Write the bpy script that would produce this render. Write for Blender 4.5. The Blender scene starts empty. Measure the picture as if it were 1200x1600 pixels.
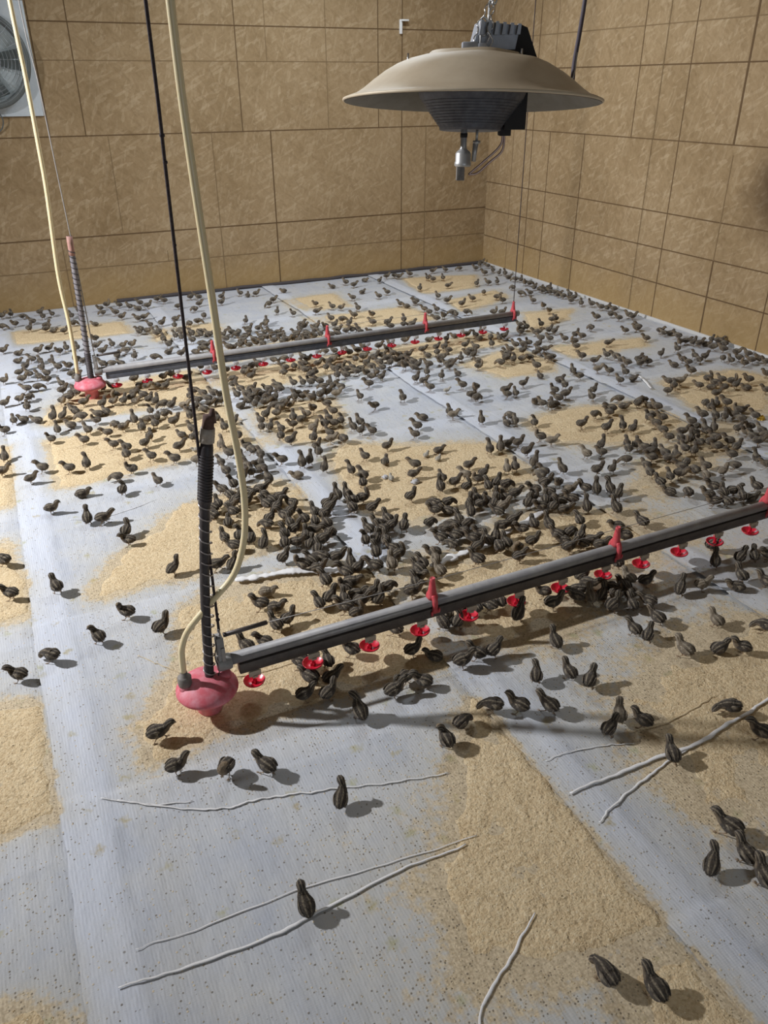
import bpy, bmesh, math, random
from mathutils import Vector, Matrix, noise
random.seed(11)
PI = math.pi
scene = bpy.context.scene
COL = scene.collection

# ------------------------------------------------------------------ camera
cam = bpy.data.cameras.new('camera')
cam.sensor_fit = 'VERTICAL'; cam.sensor_height = 24.0; cam.lens = 18.37
cam.clip_start = 0.02; cam.clip_end = 60
cam_ob = bpy.data.objects.new('camera', cam); COL.objects.link(cam_ob)
right = Vector((0.90272, -0.43020, -0.00557)); down = Vector((-0.21018, -0.42967, -0.87818)); fwd = Vector((0.37540, 0.79392, -0.47829))
M = Matrix((( right.x, -down.x, -fwd.x, 0.0), (right.y, -down.y, -fwd.y, 0.0), (right.z, -down.z, -fwd.z, 1.75), (0, 0, 0, 1)))
cam_ob.matrix_world = M
scene.camera = cam_ob

# ------------------------------------------------------------------ light and exposure
scene.view_settings.view_transform = 'Standard'
scene.view_settings.look = 'None'
scene.view_settings.gamma = 1.0
scene.view_settings.use_curve_mapping = False
scene.view_settings.exposure = 0.0
world = bpy.data.worlds.new('world'); scene.world = world; world.use_nodes = True
world.node_tree.nodes['Background'].inputs[0].default_value = (0.62, 0.74, 0.95, 1)
world.node_tree.nodes['Background'].inputs[1].default_value = 0.6

def lamp(name, kind, loc, energy, color, size, rot=None):
    d = bpy.data.lights.new(name, kind); d.energy = energy; d.color = color
    if kind == 'AREA':
        d.shape = 'RECTANGLE'; d.size = size[0]; d.size_y = size[1]
    else:
        d.shadow_soft_size = size
    o = bpy.data.objects.new(name, d); COL.objects.link(o); o.location = loc
    if rot: o.rotation_euler = rot
    return o
key = lamp('high_left_lamp_light', 'SPOT', (-3.2, 4.25, 3.35), 1700, (0.92, 0.945, 1.0), 0.08)      # lamp high on the left; spot cone added to dim the foreground
key.data.spot_size = math.radians(104); key.data.spot_blend = 1.0
key.rotation_euler = Vector((4.75, -.15, -3.35)).to_track_quat('-Z', 'Y').to_euler()
lamp('far_ceiling_fill_light', 'AREA', (2.6, 5.8, 3.50), 80, (0.82, 0.91, 1.0), (1.3, 0.25))  # added cool fill for the far floor and walls, no known fixture
lamp('rear_fill_light', 'AREA', (0.3, -1.9, 1.25), 19, (0.74, 0.86, 1.0), (1.6, 2.0), (PI/2, 0, 0))  # added cool fill from behind the camera, no opening there

# ------------------------------------------------------------------ materials
def mat(name, base=(.5,.5,.5), rough=.6, metal=0.0, spec=.4, **kw):
    m = bpy.data.materials.new(name); m.use_nodes = True
    b = m.node_tree.nodes['Principled BSDF']
    b.inputs['Base Color'].default_value = (*base, 1); b.inputs['Roughness'].default_value = rough
    b.inputs['Metallic'].default_value = metal; b.inputs['Specular IOR Level'].default_value = spec
    for k, v in kw.items(): b.inputs[k].default_value = v
    return m
class NT:
    def __init__(s, m):
        s.t = m.node_tree; s.b = s.t.nodes['Principled BSDF']; s.l = s.t.links
    def n(s, typ, **kw):
        x = s.t.nodes.new(typ)
        for k, v in kw.items(): setattr(x, k, v)
        return x
    def link(s, a, b): s.l.new(a, b)
    def val(s, sock, v):
        if hasattr(v, 'is_linked') or hasattr(v, 'links'): s.l.new(v, sock)
        else: sock.default_value = v
    def pos(s, scale=(1,1,1), loc=(0,0,0), rot=(0,0,0)):
        g = s.n('ShaderNodeNewGeometry'); mp = s.n('ShaderNodeMapping')
        mp.inputs['Scale'].default_value = scale; mp.inputs['Location'].default_value = loc; mp.inputs['Rotation'].default_value = rot
        s.link(g.outputs['Position'], mp.inputs['Vector']); return mp.outputs[0]
    def obj(s, scale=(1,1,1)):
        g = s.n('ShaderNodeTexCoord'); mp = s.n('ShaderNodeMapping'); mp.inputs['Scale'].default_value = scale
        s.link(g.outputs['Object'], mp.inputs['Vector']); return mp.outputs[0]
    def noise(s, vec, scale, detail=4, rough=.55, out='Fac'):
        x = s.n('ShaderNodeTexNoise'); x.inputs['Scale'].default_value = scale; x.inputs['Detail'].default_value = detail; x.inputs['Roughness'].default_value = rough
        s.link(vec, x.inputs['Vector']); return x.outputs[out]
    def voro(s, vec, scale, feature='F1', out='Distance', rand=1.0):
        x = s.n('ShaderNodeTexVoronoi', feature=feature); x.inputs['Scale'].default_value = scale; x.inputs['Randomness'].default_value = rand
        s.link(vec, x.inputs['Vector']); return x.outputs[out]
    def ramp(s, fac, stops, interp='LINEAR'):
        x = s.n('ShaderNodeValToRGB'); x.color_ramp.interpolation = interp
        e = x.color_ramp.elements
        while len(e) < len(stops): e.new(.5)
        for q, (p, c) in zip(e, stops):
            q.position = p; q.color = (*c, 1) if len(c) == 3 else c
        s.link(fac, x.inputs[0]); return x.outputs[0]
    def rng(s, v, a, b, c=0., d=1., smooth=False):
        x = s.n('ShaderNodeMapRange'); x.clamp = True
        if smooth: x.interpolation_type = 'SMOOTHSTEP'
        s.val(x.inputs[0], v); x.inputs[1].default_value = a; x.inputs[2].default_value = b; x.inputs[3].default_value = c; x.inputs[4].default_value = d
        return x.outputs[0]
    def math(s, op, a, b=0.):
        x = s.n('ShaderNodeMath', operation=op); s.val(x.inputs[0], a); s.val(x.inputs[1], b); return x.outputs[0]
    def mix(s, fac, a, b, mode='MIX'):
        x = s.n('ShaderNodeMix', data_type='RGBA', blend_type=mode)
        s.val(x.inputs[0], fac)
        for i, v in ((6, a), (7, b)):
            if isinstance(v, tuple): x.inputs[i].default_value = (*v, 1)
            else: s.link(v, x.inputs[i])
        return x.outputs[2]
    def attr(s, name, out='Fac'):
        x = s.n('ShaderNodeAttribute'); x.attribute_name = name; return x.outputs[out]
    def bump(s, h, strength=.3, dist=.002, chain=None):
        x = s.n('ShaderNodeBump'); x.inputs['Strength'].default_value = strength; x.inputs['Distance'].default_value = dist
        s.link(h, x.inputs['Height'])
        if chain is not None: s.link(chain, x.inputs['Normal'])
        s.link(x.outputs[0], s.b.inputs['Normal']); return x.outputs[0]
    def color(s, c): s.link(c, s.b.inputs['Base Color'])

# oriented strand board
def osb(name, flat):      # flat: which world axis runs along the wall
    m = mat(name, rough=.85, spec=.2); t = NT(m)
    sc = (1, 0.05, 1) if flat == 'x' else (0.05, 1, 1)
    p = t.pos(scale=sc)
    ax = 1 if flat == 'x' else 0
    def flakes(ang, scale, off):
        r = [0, 0, 0]; r[ax] = ang
        q = t.pos(rot=tuple(r), loc=(off, off, off)); mp = t.n('ShaderNodeMapping'); mp.inputs['Scale'].default_value = (1, .04, 4.2) if flat == 'x' else (.04, 1, 4.2)
        t.link(q, mp.inputs['Vector']); w = t.n('ShaderNodeTexVoronoi'); w.inputs['Scale'].default_value = scale; t.link(mp.outputs[0], w.inputs['Vector'])
        h = t.n('ShaderNodeSeparateColor'); t.link(w.outputs['Color'], h.inputs[0]); return h
    f1, f2, f3, f4 = flakes(.45, 12, 0), flakes(-.6, 14, 3.1), flakes(1.25, 13, 7.7), flakes(-1.1, 12, 5.2)
    big = t.noise(p, 1.3, 5, .62)
    fine = t.noise(p, 22, 5, .7)
    f = t.math('ADD', t.math('MULTIPLY', big, .55), t.math('MULTIPLY', fine, .45))
    c = t.ramp(f, [(.34, (.225, .150, .074)), (.50, (.295, .204, .108)), (.64, (.345, .246, .138))])
    for h, k in ((f1, .22), (f3, .19)): c = t.mix(t.rng(h.outputs[0], .74, .98, 0., k), c, (.56, .44, .285))
    for h, k in ((f2, .20), (f4, .18)): c = t.mix(t.rng(h.outputs[1], .74, .98, 0., k), c, (.17, .105, .048))
    chip = t.math('ADD', t.math('MULTIPLY', f1.outputs[0], .5), t.math('MULTIPLY', f2.outputs[1], .5))
    # feed dust and damp stain on the lowest boards
    sep = t.n('ShaderNodeSeparateXYZ'); g = t.n('ShaderNodeNewGeometry'); t.link(g.outputs['Position'], sep.inputs[0])
    zz = t.math('ADD', sep.outputs[2], t.math('MULTIPLY', t.noise(p, 3.2, 4), .35))
    low = t.rng(zz, .18, .62, .6, 0., True)
    c = t.mix(low, c, (.36, .235, .092))
    # dark knots and fly specks
    sp = t.voro(p, 9); spot = t.rng(sp, .0, .035, .85, 0.)
    spm = t.math('MULTIPLY', spot, t.rng(t.noise(p, 2.3, 2), .5, .62))
    c = t.mix(spm, c, (.08, .045, .02))
    if flat == 'y':       # darker soft-edged patch at the edge of the right-hand wall
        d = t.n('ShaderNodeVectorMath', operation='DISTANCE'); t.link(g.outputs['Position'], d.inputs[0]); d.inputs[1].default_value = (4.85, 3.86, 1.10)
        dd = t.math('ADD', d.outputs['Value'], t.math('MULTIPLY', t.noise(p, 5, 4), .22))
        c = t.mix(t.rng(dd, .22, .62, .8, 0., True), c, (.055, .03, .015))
    t.color(c)
    t.bump(t.math('ADD', chip, fine), .12, .003)
    return m
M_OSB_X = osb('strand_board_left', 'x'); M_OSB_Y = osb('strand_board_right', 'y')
M_JOINT = mat('board_joint_dark', (.125, .078, .04), .9, spec=.1)
M_LINE = mat('board_line_brown', (.21, .142, .075), .9, spec=.1)
M_CEIL = mat('ceiling_board', (.42, .38, .32), .9)
M_PLAIN = mat('plain_board', (.36, .27, .16), .9)
M_CONC = mat('concrete', (.32, .30, .28), .9)
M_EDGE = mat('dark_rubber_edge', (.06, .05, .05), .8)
M_PALE = mat('pale_film_edge', (.55, .53, .50), .6)

# woven plastic sheet with feed dust
def sheet_mat():
    m = mat('woven_plastic', rough=.62, spec=.25); t = NT(m)
    p = t.pos()
    dust = t.attr('dust')
    n1 = t.noise(p, 5.5, 5, .62); n2 = t.noise(p, 48, 3, .6); n3 = t.noise(p, 150, 2, .5)
    base = t.mix(t.rng(n1, .35, .7), (.435, .452, .49), (.535, .55, .58))
    base = t.mix(t.math('MULTIPLY', t.attr('hem'), .75), base, (.595, .615, .665))
    wx = t.n('ShaderNodeTexWave', bands_direction='X', wave_profile='SIN'); wx.inputs['Scale'].default_value = 38; wx.inputs['Distortion'].default_value = 1.2; wx.inputs['Detail'].default_value = 1; t.link(p, wx.inputs[0])
    wy = t.n('ShaderNodeTexWave', bands_direction='Y', wave_profile='SIN'); wy.inputs['Scale'].default_value = 62; wy.inputs['Distortion'].default_value = 1.0; t.link(p, wy.inputs[0])
    weave = t.math('ADD', t.math('MULTIPLY', wx.outputs['Fac'], .65), t.math('MULTIPLY', wy.outputs['Fac'], .35))
    base = t.mix(t.rng(weave, .2, .9, .16, 0.), base, (.40, .42, .48))
    # fine grey-beige powder
    powder = t.rng(t.math('ADD', t.math('MULTIPLY', n1, .9), dust), .40, 1.10, 0., .76)
    base = t.mix(powder, base, (.50, .47, .40))
    # coarse crumbs
    mask = t.math('ADD', t.math('ADD', t.math('MULTIPLY', n1, .55), t.math('MULTIPLY', n2, .50)), t.math('MULTIPLY', dust, .52))
    crumb = t.rng(mask, .80, .94, 0., .8)
    ccol = t.mix(t.rng(n3, .35, .65), (.42, .31, .17), (.66, .52, .32))
    base = t.mix(crumb, base, ccol)
    # bright and dark grains
    v = t.n('ShaderNodeTexVoronoi'); v.inputs['Scale'].default_value = 120; t.link(p, v.inputs['Vector'])
    hs = t.n('ShaderNodeSeparateColor'); t.link(v.outputs['Color'], hs.inputs[0])
    dot = t.rng(v.outputs['Distance'], .22, .38, 1., 0.)
    pres = t.rng(t.math('ADD', t.math('MULTIPLY', n1, .6), t.math('MULTIPLY', dust, .5)), .25, .8, 0.05, .5)
    on = t.math('LESS_THAN', hs.outputs[0], pres)
    gcol = t.ramp(hs.outputs[1], [(.0, (.16, .13, .09)), (.35, (.30, .25, .17)), (.6, (.58, .47, .30)), (1., (.72, .68, .58))], 'CONSTANT')
    base = t.mix(t.math('MULTIPLY', t.math('MULTIPLY', dot, on), .8), base, gcol)
    # droppings: small dark specks, a few green-yellow stains
    v2 = t.n('ShaderNodeTexVoronoi'); v2.inputs['Scale'].default_value = 62; t.link(p, v2.inputs['Vector'])
    h2 = t.n('ShaderNodeSeparateColor'); t.link(v2.outputs['Color'], h2.inputs[0])
    dk = t.math('MULTIPLY', t.math('LESS_THAN', t.math('MULTIPLY', v2.outputs['Distance'], t.math('ADD', .6, t.math('MULTIPLY', h2.outputs[2], 1.6))), .15), t.math('LESS_THAN', h2.outputs[0], t.rng(n1, .35, .65, .12, .5)))
    base = t.mix(t.math('MULTIPLY', dk, .65), base, t.mix(h2.outputs[1], (.09, .08, .065), (.34, .27, .15)))
    wob = t.n('ShaderNodeVectorMath', operation='ADD'); t.link(p, wob.inputs[0])
    nz = t.n('ShaderNodeTexNoise'); nz.inputs['Scale'].default_value = 60; t.link(p, nz.inputs['Vector'])
    scl = t.n('ShaderNodeVectorMath', operation='SCALE'); t.link(nz.outputs['Color'], scl.inputs[0]); scl.inputs['Scale'].default_value = .045; t.link(scl.outputs[0], wob.inputs[1])
    v3 = t.n('ShaderNodeTexVoronoi'); v3.inputs['Scale'].default_value = 12; t.link(wob.outputs[0], v3.inputs['Vector'])
    h3 = t.n('ShaderNodeSeparateColor'); t.link(v3.outputs['Color'], h3.inputs[0])
    st = t.math('MULTIPLY', t.rng(v3.outputs['Distance'], .06, .26, 1., 0.), t.math('LESS_THAN', h3.outputs[0], .42))
    base = t.mix(t.math('MULTIPLY', st, .75), base, t.mix(h3.outputs[1], (.40, .40, .25), (.40, .31, .14)))
    t.color(base)
    b1 = t.bump(t.math('ADD', weave, t.math('MULTIPLY', n2, .8)), .25, .0012)
    b2 = t.bump(t.math('MULTIPLY', t.math('MULTIPLY', dot, on), 1.0), .5, .0016, b1)
    t.bump(t.noise(t.pos(scale=(1, .35, 1)), 16, 4, .6), .7, .008, b2)
    return m
M_SHEET = sheet_mat()
def feed_mat(name, gain=1.0):
    m = mat(name, rough=.95, spec=.15); t = NT(m); p = t.pos()
    n1 = t.noise(p, 7, 4, .6); n2 = t.noise(p, 85, 4, .7)
    v = t.n('ShaderNodeTexVoronoi'); v.inputs['Scale'].default_value = 170; t.link(p, v.inputs['Vector'])
    h = t.n('ShaderNodeSeparateColor'); t.link(v.outputs['Color'], h.inputs[0])
    f = t.math('ADD', t.math('MULTIPLY', n2, .6), t.math('ADD', t.math('MULTIPLY', n1, .22), t.math('MULTIPLY', h.outputs[0], .22)))
    c = t.ramp(f, [(.28, (.42, .30, .165)), (.48, (.605, .46, .275)), (.62, (.67, .53, .33)), (.82, (.76, .64, .45))])
    sp = t.math('MULTIPLY', t.rng(v.outputs['Distance'], .15, .3, 1., 0.), t.math('LESS_THAN', h.outputs[1], .055))
    c = t.mix(t.math('MULTIPLY', sp, .8), c, (.13, .085, .04))
    sw = t.math('MULTIPLY', t.rng(v.outputs['Distance'], .2, .35, 1., 0.), t.math('GREATER_THAN', h.outputs[1], .95))
    c = t.mix(sw, c, (.80, .70, .50))
    t.color(c)
    b = t.bump(t.math('SUBTRACT', 1.0, v.outputs['Distance']), .55, .002)
    b = t.bump(n2, .8, .006, b)
    t.bump(t.rng(t.voro(p, 42), 0., .35, 0., 1.), .5, .004, b)
    return m
M_FEED = feed_mat('crumb_feed')
M_CRUMB = mat('feed_crumb', (.62, .47, .26), .9)
M_CRUMBD = mat('feed_crumb_dark', (.24, .18, .10), .9)
M_STRAND = mat('pale_strand', (.74, .72, .70), .6)
M_TWINE = mat('straw_strand', (.62, .50, .31), .7)

def worn(name, c1, c2, rough, scale, metal=0., spec=.4, bump=.1, dist=.002):
    m = mat(name, c1, rough, metal, spec); t = NT(m); p = t.obj()
    n = t.noise(p, scale, 5, .65)
    t.color(t.mix(t.rng(n, .38, .68), c1, c2))
    t.bump(n, bump, dist)
    return m
M_RED = worn('dusty_red_plastic', (.62, .115, .145), (.68, .27, .31), .55, 28)
M_REDH = worn('red_plastic_hanger', (.56, .055, .07), (.60, .12, .125), .45, 40)
M_REDC = mat('bright_red_plastic', (.56, .014, .035), .3, spec=.5)
M_PIPE = worn('grey_plastic_pipe', (.25, .24, .24), (.335, .32, .305), .5, 18)
M_RAIL = worn('dark_rail', (.085, .072, .066), (.13, .11, .095), .45, 20, metal=.3)
M_BLUERAIL = worn('blue_grey_rail', (.10, .115, .15), (.16, .17, .20), .45, 20, metal=.2)
M_BRKT = worn('grey_bracket', (.25, .24, .23), (.36, .35, .33), .5, 30)
M_HOLD = worn('nipple_holder', (.46, .38, .29), (.55, .46, .36), .5, 40)
M_HOLDW = mat('white_nipple_holder', (.75, .76, .80), .4)
M_BLACK = worn('black_ribbed_tube', (.030, .025, .027), (.065, .055, .055), .5, 25)
M_STICK = worn('dark_brown_stick', (.060, .032, .028), (.13, .075, .06), .85, 40)
M_TAPE = worn('dirty_tape', (.42, .38, .33), (.30, .25, .20), .7, 50)
M_TUBEG = worn('grey_ribbed_tube', (.17, .155, .165), (.27, .245, .25), .5, 25)
M_COIL = mat('coil_wire', (.34, .31, .30), .35, metal=.6)
M_CORD = worn('black_cord', (.025, .018, .020), (.06, .04, .04), .8, 120)
M_WIREG = mat('grey_wire', (.33, .31, .29), .5, metal=.3)
M_HOSE = mat('pale_yellow_hose', (.78, .655, .40), .35, spec=.5)
M_HOSE.node_tree.nodes['Principled BSDF'].inputs['Subsurface Weight'].default_value = .25
M_HOSE.node_tree.nodes['Principled BSDF'].inputs['Subsurface Radius'].default_value = (.01, .006, .003)
M_FIT = worn('grey_fitting', (.16, .145, .13), (.24, .21, .18), .6, 50)
M_ROD = mat('dark_rod', (.09, .075, .07), .5, metal=.3)
M_CANOPY = worn('tan_dusty_canopy', (.58, .475, .335), (.67, .57, .42), .55, 7, metal=.15, bump=.06)
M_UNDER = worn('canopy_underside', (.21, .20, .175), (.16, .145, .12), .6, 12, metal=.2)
M_BURN = worn('burner_mesh', (.10, .10, .11), (.15, .15, .165), .55, 60, metal=.5)
M_CAST = worn('cast_housing', (.40, .42, .46), (.27, .285, .31), .55, 14, metal=.4)
M_DARK = mat('dark_parts_and_shade', (.022, .020, .019), .8)  # near-black brooder parts, also the shade laid on the housing
M_STEEL = mat('bright_steel', (.62, .62, .62), .28, metal=1.0)
M_STEELD = mat('dull_steel', (.50, .49, .47), .40, metal=.55)
M_COPPER = mat('copper_tube', (.45, .33, .29), .35, metal=.8)
M_CABLE = mat('purple_grey_cable', (.085, .070, .085), .6)
M_PLATE = worn('pale_painted_plate', (.50, .545, .57), (.58, .61, .62), .5, 9)
M_FANRIM = mat('dark_fan_rim', (.12, .13, .125), .5, metal=.2)
M_FANIN = worn('fan_shutter', (.55, .60, .60), (.42, .47, .47), .4, 8, metal=.4)
M_WIRE = mat('fan_guard_wire', (.40, .43, .44), .35, metal=.7)
M_WHITE = mat('white_plastic', (.74, .74, .72), .5)
M_YELLOW = mat('yellow_scrap', (.72, .44, .05), .6)
M_GREYFL = worn('grey_fluff', (.40, .40, .42), (.55, .52, .50), .9, 60)

def plumage():
    m = mat('quail_down', rough=.9, spec=.15); t = NT(m)
    c = t.attr('Col', 'Color'); n = t.noise(t.obj(), 420, 3, .7)
    n2 = t.noise(t.obj(scale=(.55, 1, 1)), 260, 3, .7)
    c = t.mix(t.rng(n, .40, .72, .0, .55), c, (.022, .017, .013))
    c = t.mix(t.rng(n2, .54, .70, .0, .42), c, (.30, .245, .175))
    t.color(c)
    t.bump(t.math('ADD', n, n2), .9, .0030)
    t.b.inputs['Sheen Weight'].default_value = .15; t.b.inputs['Sheen Roughness'].default_value = .6
    return m
M_DOWN = plumage()
M_EYE = mat('chick_eye', (.008, .006, .005), .12, spec=.6)

# ------------------------------------------------------------------ mesh helpers
def link(name, bm, m, parent=None, loc=None, smooth=True, kind=None):
    me = bpy.data.meshes.new(name); bm.normal_update(); bm.to_mesh(me); bm.free()
    if smooth:
        for p in me.polygons: p.use_smooth = True
    for q in (m if isinstance(m, (list, tuple)) else [m]): me.materials.append(q)
    o = bpy.data.objects.new(name, me); COL.objects.link(o)
    if parent is not None: o.parent = parent
    if loc is not None: o.location = loc
    if kind: o['kind'] = kind
    return o
def flat(o, ang=35):
    me = o.data
    try: me.set_sharp_from_angle(angle=math.radians(ang))
    except Exception: pass
    return o
def empty(name, loc, label, cat, group=None, rz=0):
    o = bpy.data.objects.new(name, None); COL.objects.link(o); o.location = loc; o.rotation_euler = (0, 0, rz); o.empty_display_size = .05
    o['label'] = label; o['category'] = cat
    if group: o['group'] = group
    return o
def tag(o, label, cat, group=None, kind=None):
    o['label'] = label; o['category'] = cat
    if group: o['group'] = group
    if kind: o['kind'] = kind
    return o
def box(bm, c, s, mi=0, rot=None, bev=0):
    r = bmesh.ops.create_cube(bm, size=1.0); vs = r['verts']
    mt = Matrix.Diagonal((s[0], s[1], s[2], 1))
    if rot is not None: mt = rot.to_4x4() @ mt
    bmesh.ops.transform(bm, matrix=Matrix.Translation(Vector(c)) @ mt, verts=vs)
    fs = {f for v in vs for f in v.link_faces}
    for f in fs: f.material_index = mi
    if bev:
        es = list({e for f in fs for e in f.edges})
        q = bmesh.ops.bevel(bm, geom=es, offset=bev, segments=2, affect='EDGES', profile=.5)
        for f in q['faces']: f.material_index = mi
    return vs
def ring_frame(t):
    ref = Vector((0, 0, 1)) if abs(t.z) < .9 else Vector((1, 0, 0))
    s = t.cross(ref).normalized(); return s, s.cross(t).normalized()
def tube(bm, pts, rad, seg=10, mi=0, cap=True, flatten=1.0):
    pts = [Vector(p) for p in pts]; n = len(pts)
    rs = rad if isinstance(rad, (list, tuple)) else [rad]*n
    rings = []; prev = None
    for i, p in enumerate(pts):
        t = (pts[min(i+1, n-1)] - pts[max(i-1, 0)]).normalized()
        if prev is None: s, u = ring_frame(t)
        else:
            s = prev - t*prev.dot(t)
            s = s.normalized() if s.length > 1e-6 else ring_frame(t)[0]
            u = s.cross(t).normalized()
        prev = s
        rings.append([bm.verts.new(p + s*math.cos(2*PI*k/seg)*rs[i] + u*math.sin(2*PI*k/seg)*rs[i]*flatten) for k in range(seg)])
    for a, b in zip(rings, rings[1:]):
        for k in range(seg):
            f = bm.faces.new((a[k], a[(k+1) % seg], b[(k+1) % seg], b[k])); f.material_index = mi
    if cap:
        f = bm.faces.new(rings[0][::-1]); f.material_index = mi
        f = bm.faces.new(rings[-1]); f.material_index = mi
def spline(pts, n):
    pts = [Vector(p) for p in pts]; P = [pts[0]*2 - pts[1]] + pts + [pts[-1]*2 - pts[-2]]; out = []
    for i in range(1, len(P)-2):
        for k in range(n):
            t = k/n; a, b, c, d = P[i-1:i+3]
            out.append(.5*((2*b) + (c-a)*t + (2*a-5*b+4*c-d)*t*t + (3*b-a-3*c+d)*t**3))
    out.append(pts[-1]); return out
def lathe(bm, prof, seg=40, mi=0, c=(0,0,0), wob=0, closed=False):
    c = Vector(c); rings = []
    for r, z in prof:
        if r < 1e-6: rings.append([bm.verts.new(c + Vector((0, 0, z)))])
        else: rings.append([bm.verts.new(c + Vector((r*math.cos(2*PI*k/seg), r*math.sin(2*PI*k/seg), z + wob*math.sin(5*2*PI*k/seg + r*40)))) for k in range(seg)])
    prs = list(zip(rings, rings[1:])) + ([(rings[-1], rings[0])] if closed else [])
    for a, b in prs:
        for k in range(seg):
            k2 = (k+1) % seg
            if len(a) == 1 and len(b) == 1: continue
            if len(a) == 1: f = bm.faces.new((a[0], b[k2], b[k]))
            elif len(b) == 1: f = bm.faces.new((a[k], a[k2], b[0]))
            else: f = bm.faces.new((a[k], a[k2], b[k2], b[k]))
            f.material_index = mi
def torus(bm, c, R, r, axis='z', seg=40, rs=8, mi=0, a0=0, a1=2*PI):
    n = seg; full = abs(a1-a0-2*PI) < 1e-6
    pts = []
    for k in range(n if full else n+1):
        a = a0 + (a1-a0)*k/n; x, y = R*math.cos(a), R*math.sin(a)
        pts.append(Vector(c) + Vector({'z': (x, y, 0), 'y': (x, 0, y), 'x': (0, x, y)}[axis]))
    if full: pts.append(pts[0].copy())
    tube(bm, pts, r, rs, mi, cap=not full)
def B(): return bmesh.new()
def lerp(a, b, t): return a + (b-a)*t
def sstep(a, b, x):
    t = min(1, max(0, (x-a)/(b-a))); return t*t*(3-2*t)
def nz(x, y, z=0.0): return noise.noise(Vector((x, y, z)))

# ------------------------------------------------------------------ room shell
XW, YW, XL0, YN, ZC = 4.85, 7.65, -4.2, -2.0, 3.55
def struct(name, bm, m, smooth=False):
    return link(name, bm, m, smooth=smooth, kind='structure')
bm = B(); box(bm, ((XW+XL0)/2, (YW+YN)/2, -.06), (XW-XL0+.3, YW-YN+.3, .12)); struct('floor', bm, M_CONC)
bm = B(); box(bm, ((XW+XL0)/2, (YW+YN)/2, ZC+.05), (XW-XL0+.3, YW-YN+.3, .1)); struct('ceiling', bm, M_CEIL)
# left-hand wall in the photograph (runs along X)
bm = B(); box(bm, ((XW+XL0)/2, YW+.05, ZC/2), (XW-XL0, .1, ZC))
def lx_h(z, x0=XL0, x1=XW, w=.010, mi=1): box(bm, ((x0+x1)/2, YW-.0005, z), (x1-x0, .003, w*.8), mi)
def lx_v(x, z0, z1, w=.008, mi=2): box(bm, (x, YW-.0007, (z0+z1)/2), (w*.8, .003, z1-z0), mi)
for z, w, mi in ((.325, .008, 2), (.590, .012, 1), (1.39, .010, 1), (1.94, .007, 2), (2.205, .011, 1)): lx_h(z, w=w, mi=mi)
for x, z0, z1, w, mi in ((.59, 1.39, 3.55, .010, 1), (.875, 1.39, 3.55, .009, 1), (2.23, 1.39, 3.55, .010, 1), (2.50, 1.94, 3.55, .007, 2), (3.065, 1.39, 3.55, .007, 2),
    (3.585, 1.39, 3.55, .009, 1), (2.49, 0, 1.39, .013, 1), (1.94, 0, 1.39, .008, 2), (3.835, 0, 3.55, .010, 1), (4.105, 0, 1.39, .008, 2), (1.42, .325, .42, .006, 2),
    (.52, .0, .59, .007, 2), (-.35, .59, 1.39, .009, 1), (-.6, 0, .59, .008, 2), (-.5, 1.39, 3.55, .009, 1), (1.05, .59, 1.39, .005, 2)): lx_v(x, z0, z1, w, mi)
struct('wall_left', bm, [M_OSB_X, M_JOINT, M_LINE])
# right-hand wall (runs along Y)
bm = B(); box(bm, (XW+.05, (YW+YN)/2, ZC/2), (.1, YW-YN, ZC))
def ly_h(z, y0=YN, y1=YW, w=.010, mi=1): box(bm, (XW-.0005, (y0+y1)/2, z), (.003, y1-y0, w*.8), mi)
def ly_v(y, z0, z1, w=.008, mi=2): box(bm, (XW-.0007, y, (z0+z1)/2), (.003, w*.8, z1-z0), mi)
for z, w, mi in ((.305, .011, 1), (.575, .010, 1), (.845, .010, 1), (1.365, .009, 1), (1.875, .011, 1), (2.14, .009, 2)): ly_h(z, w=w, mi=mi)
for y, z0, z1, w, mi in ((6.88, 0, 3.55, .010, 1), (7.20, 0, 1.365, .008, 2), (6.60, 0, 1.365, .009, 1), (6.62, 1.875, 3.55, .007, 2), (6.10, 0, 1.365, .010, 1), (5.51, 1.365, 3.55, .009, 1), (5.255, 1.365, 3.55, .008, 2),
    (4.975, 0, 3.55, .009, 1), (5.26, 0, 1.365, .005, 2), (4.445, 1.365, 3.55, .020, 1), (4.43, .575, 1.3, .008, 2), (4.43, 0, .575, .015, 1), (3.89, 0, .845, .009, 1), (3.3, 0, 1.365, .009, 1), (2.7, 0, 3.55, .009, 1), (3.6, 1.365, 3.55, .009, 1), (1.5, 0, 3.55, .009, 1)): ly_v(y, z0, z1, w, mi)
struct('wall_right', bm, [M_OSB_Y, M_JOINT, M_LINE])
bm = B(); box(bm, (XL0-.05, (YW+YN)/2, ZC/2), (.1, YW-YN, ZC)); struct('wall_far_left', bm, M_PLAIN)
bm = B(); box(bm, ((XW+XL0)/2, YN-.05, ZC/2), (XW-XL0, .1, ZC)); struct('wall_behind', bm, M_PLAIN)
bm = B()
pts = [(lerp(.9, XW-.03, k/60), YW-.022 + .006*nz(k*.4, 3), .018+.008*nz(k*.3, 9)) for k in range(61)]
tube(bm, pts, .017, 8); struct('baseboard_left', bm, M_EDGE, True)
bm = B(); box(bm, (XW-.006, (YW+YN)/2, .014), (.012, YW-YN, .028)); struct('baseboard_right', bm, M_PALE)

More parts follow.
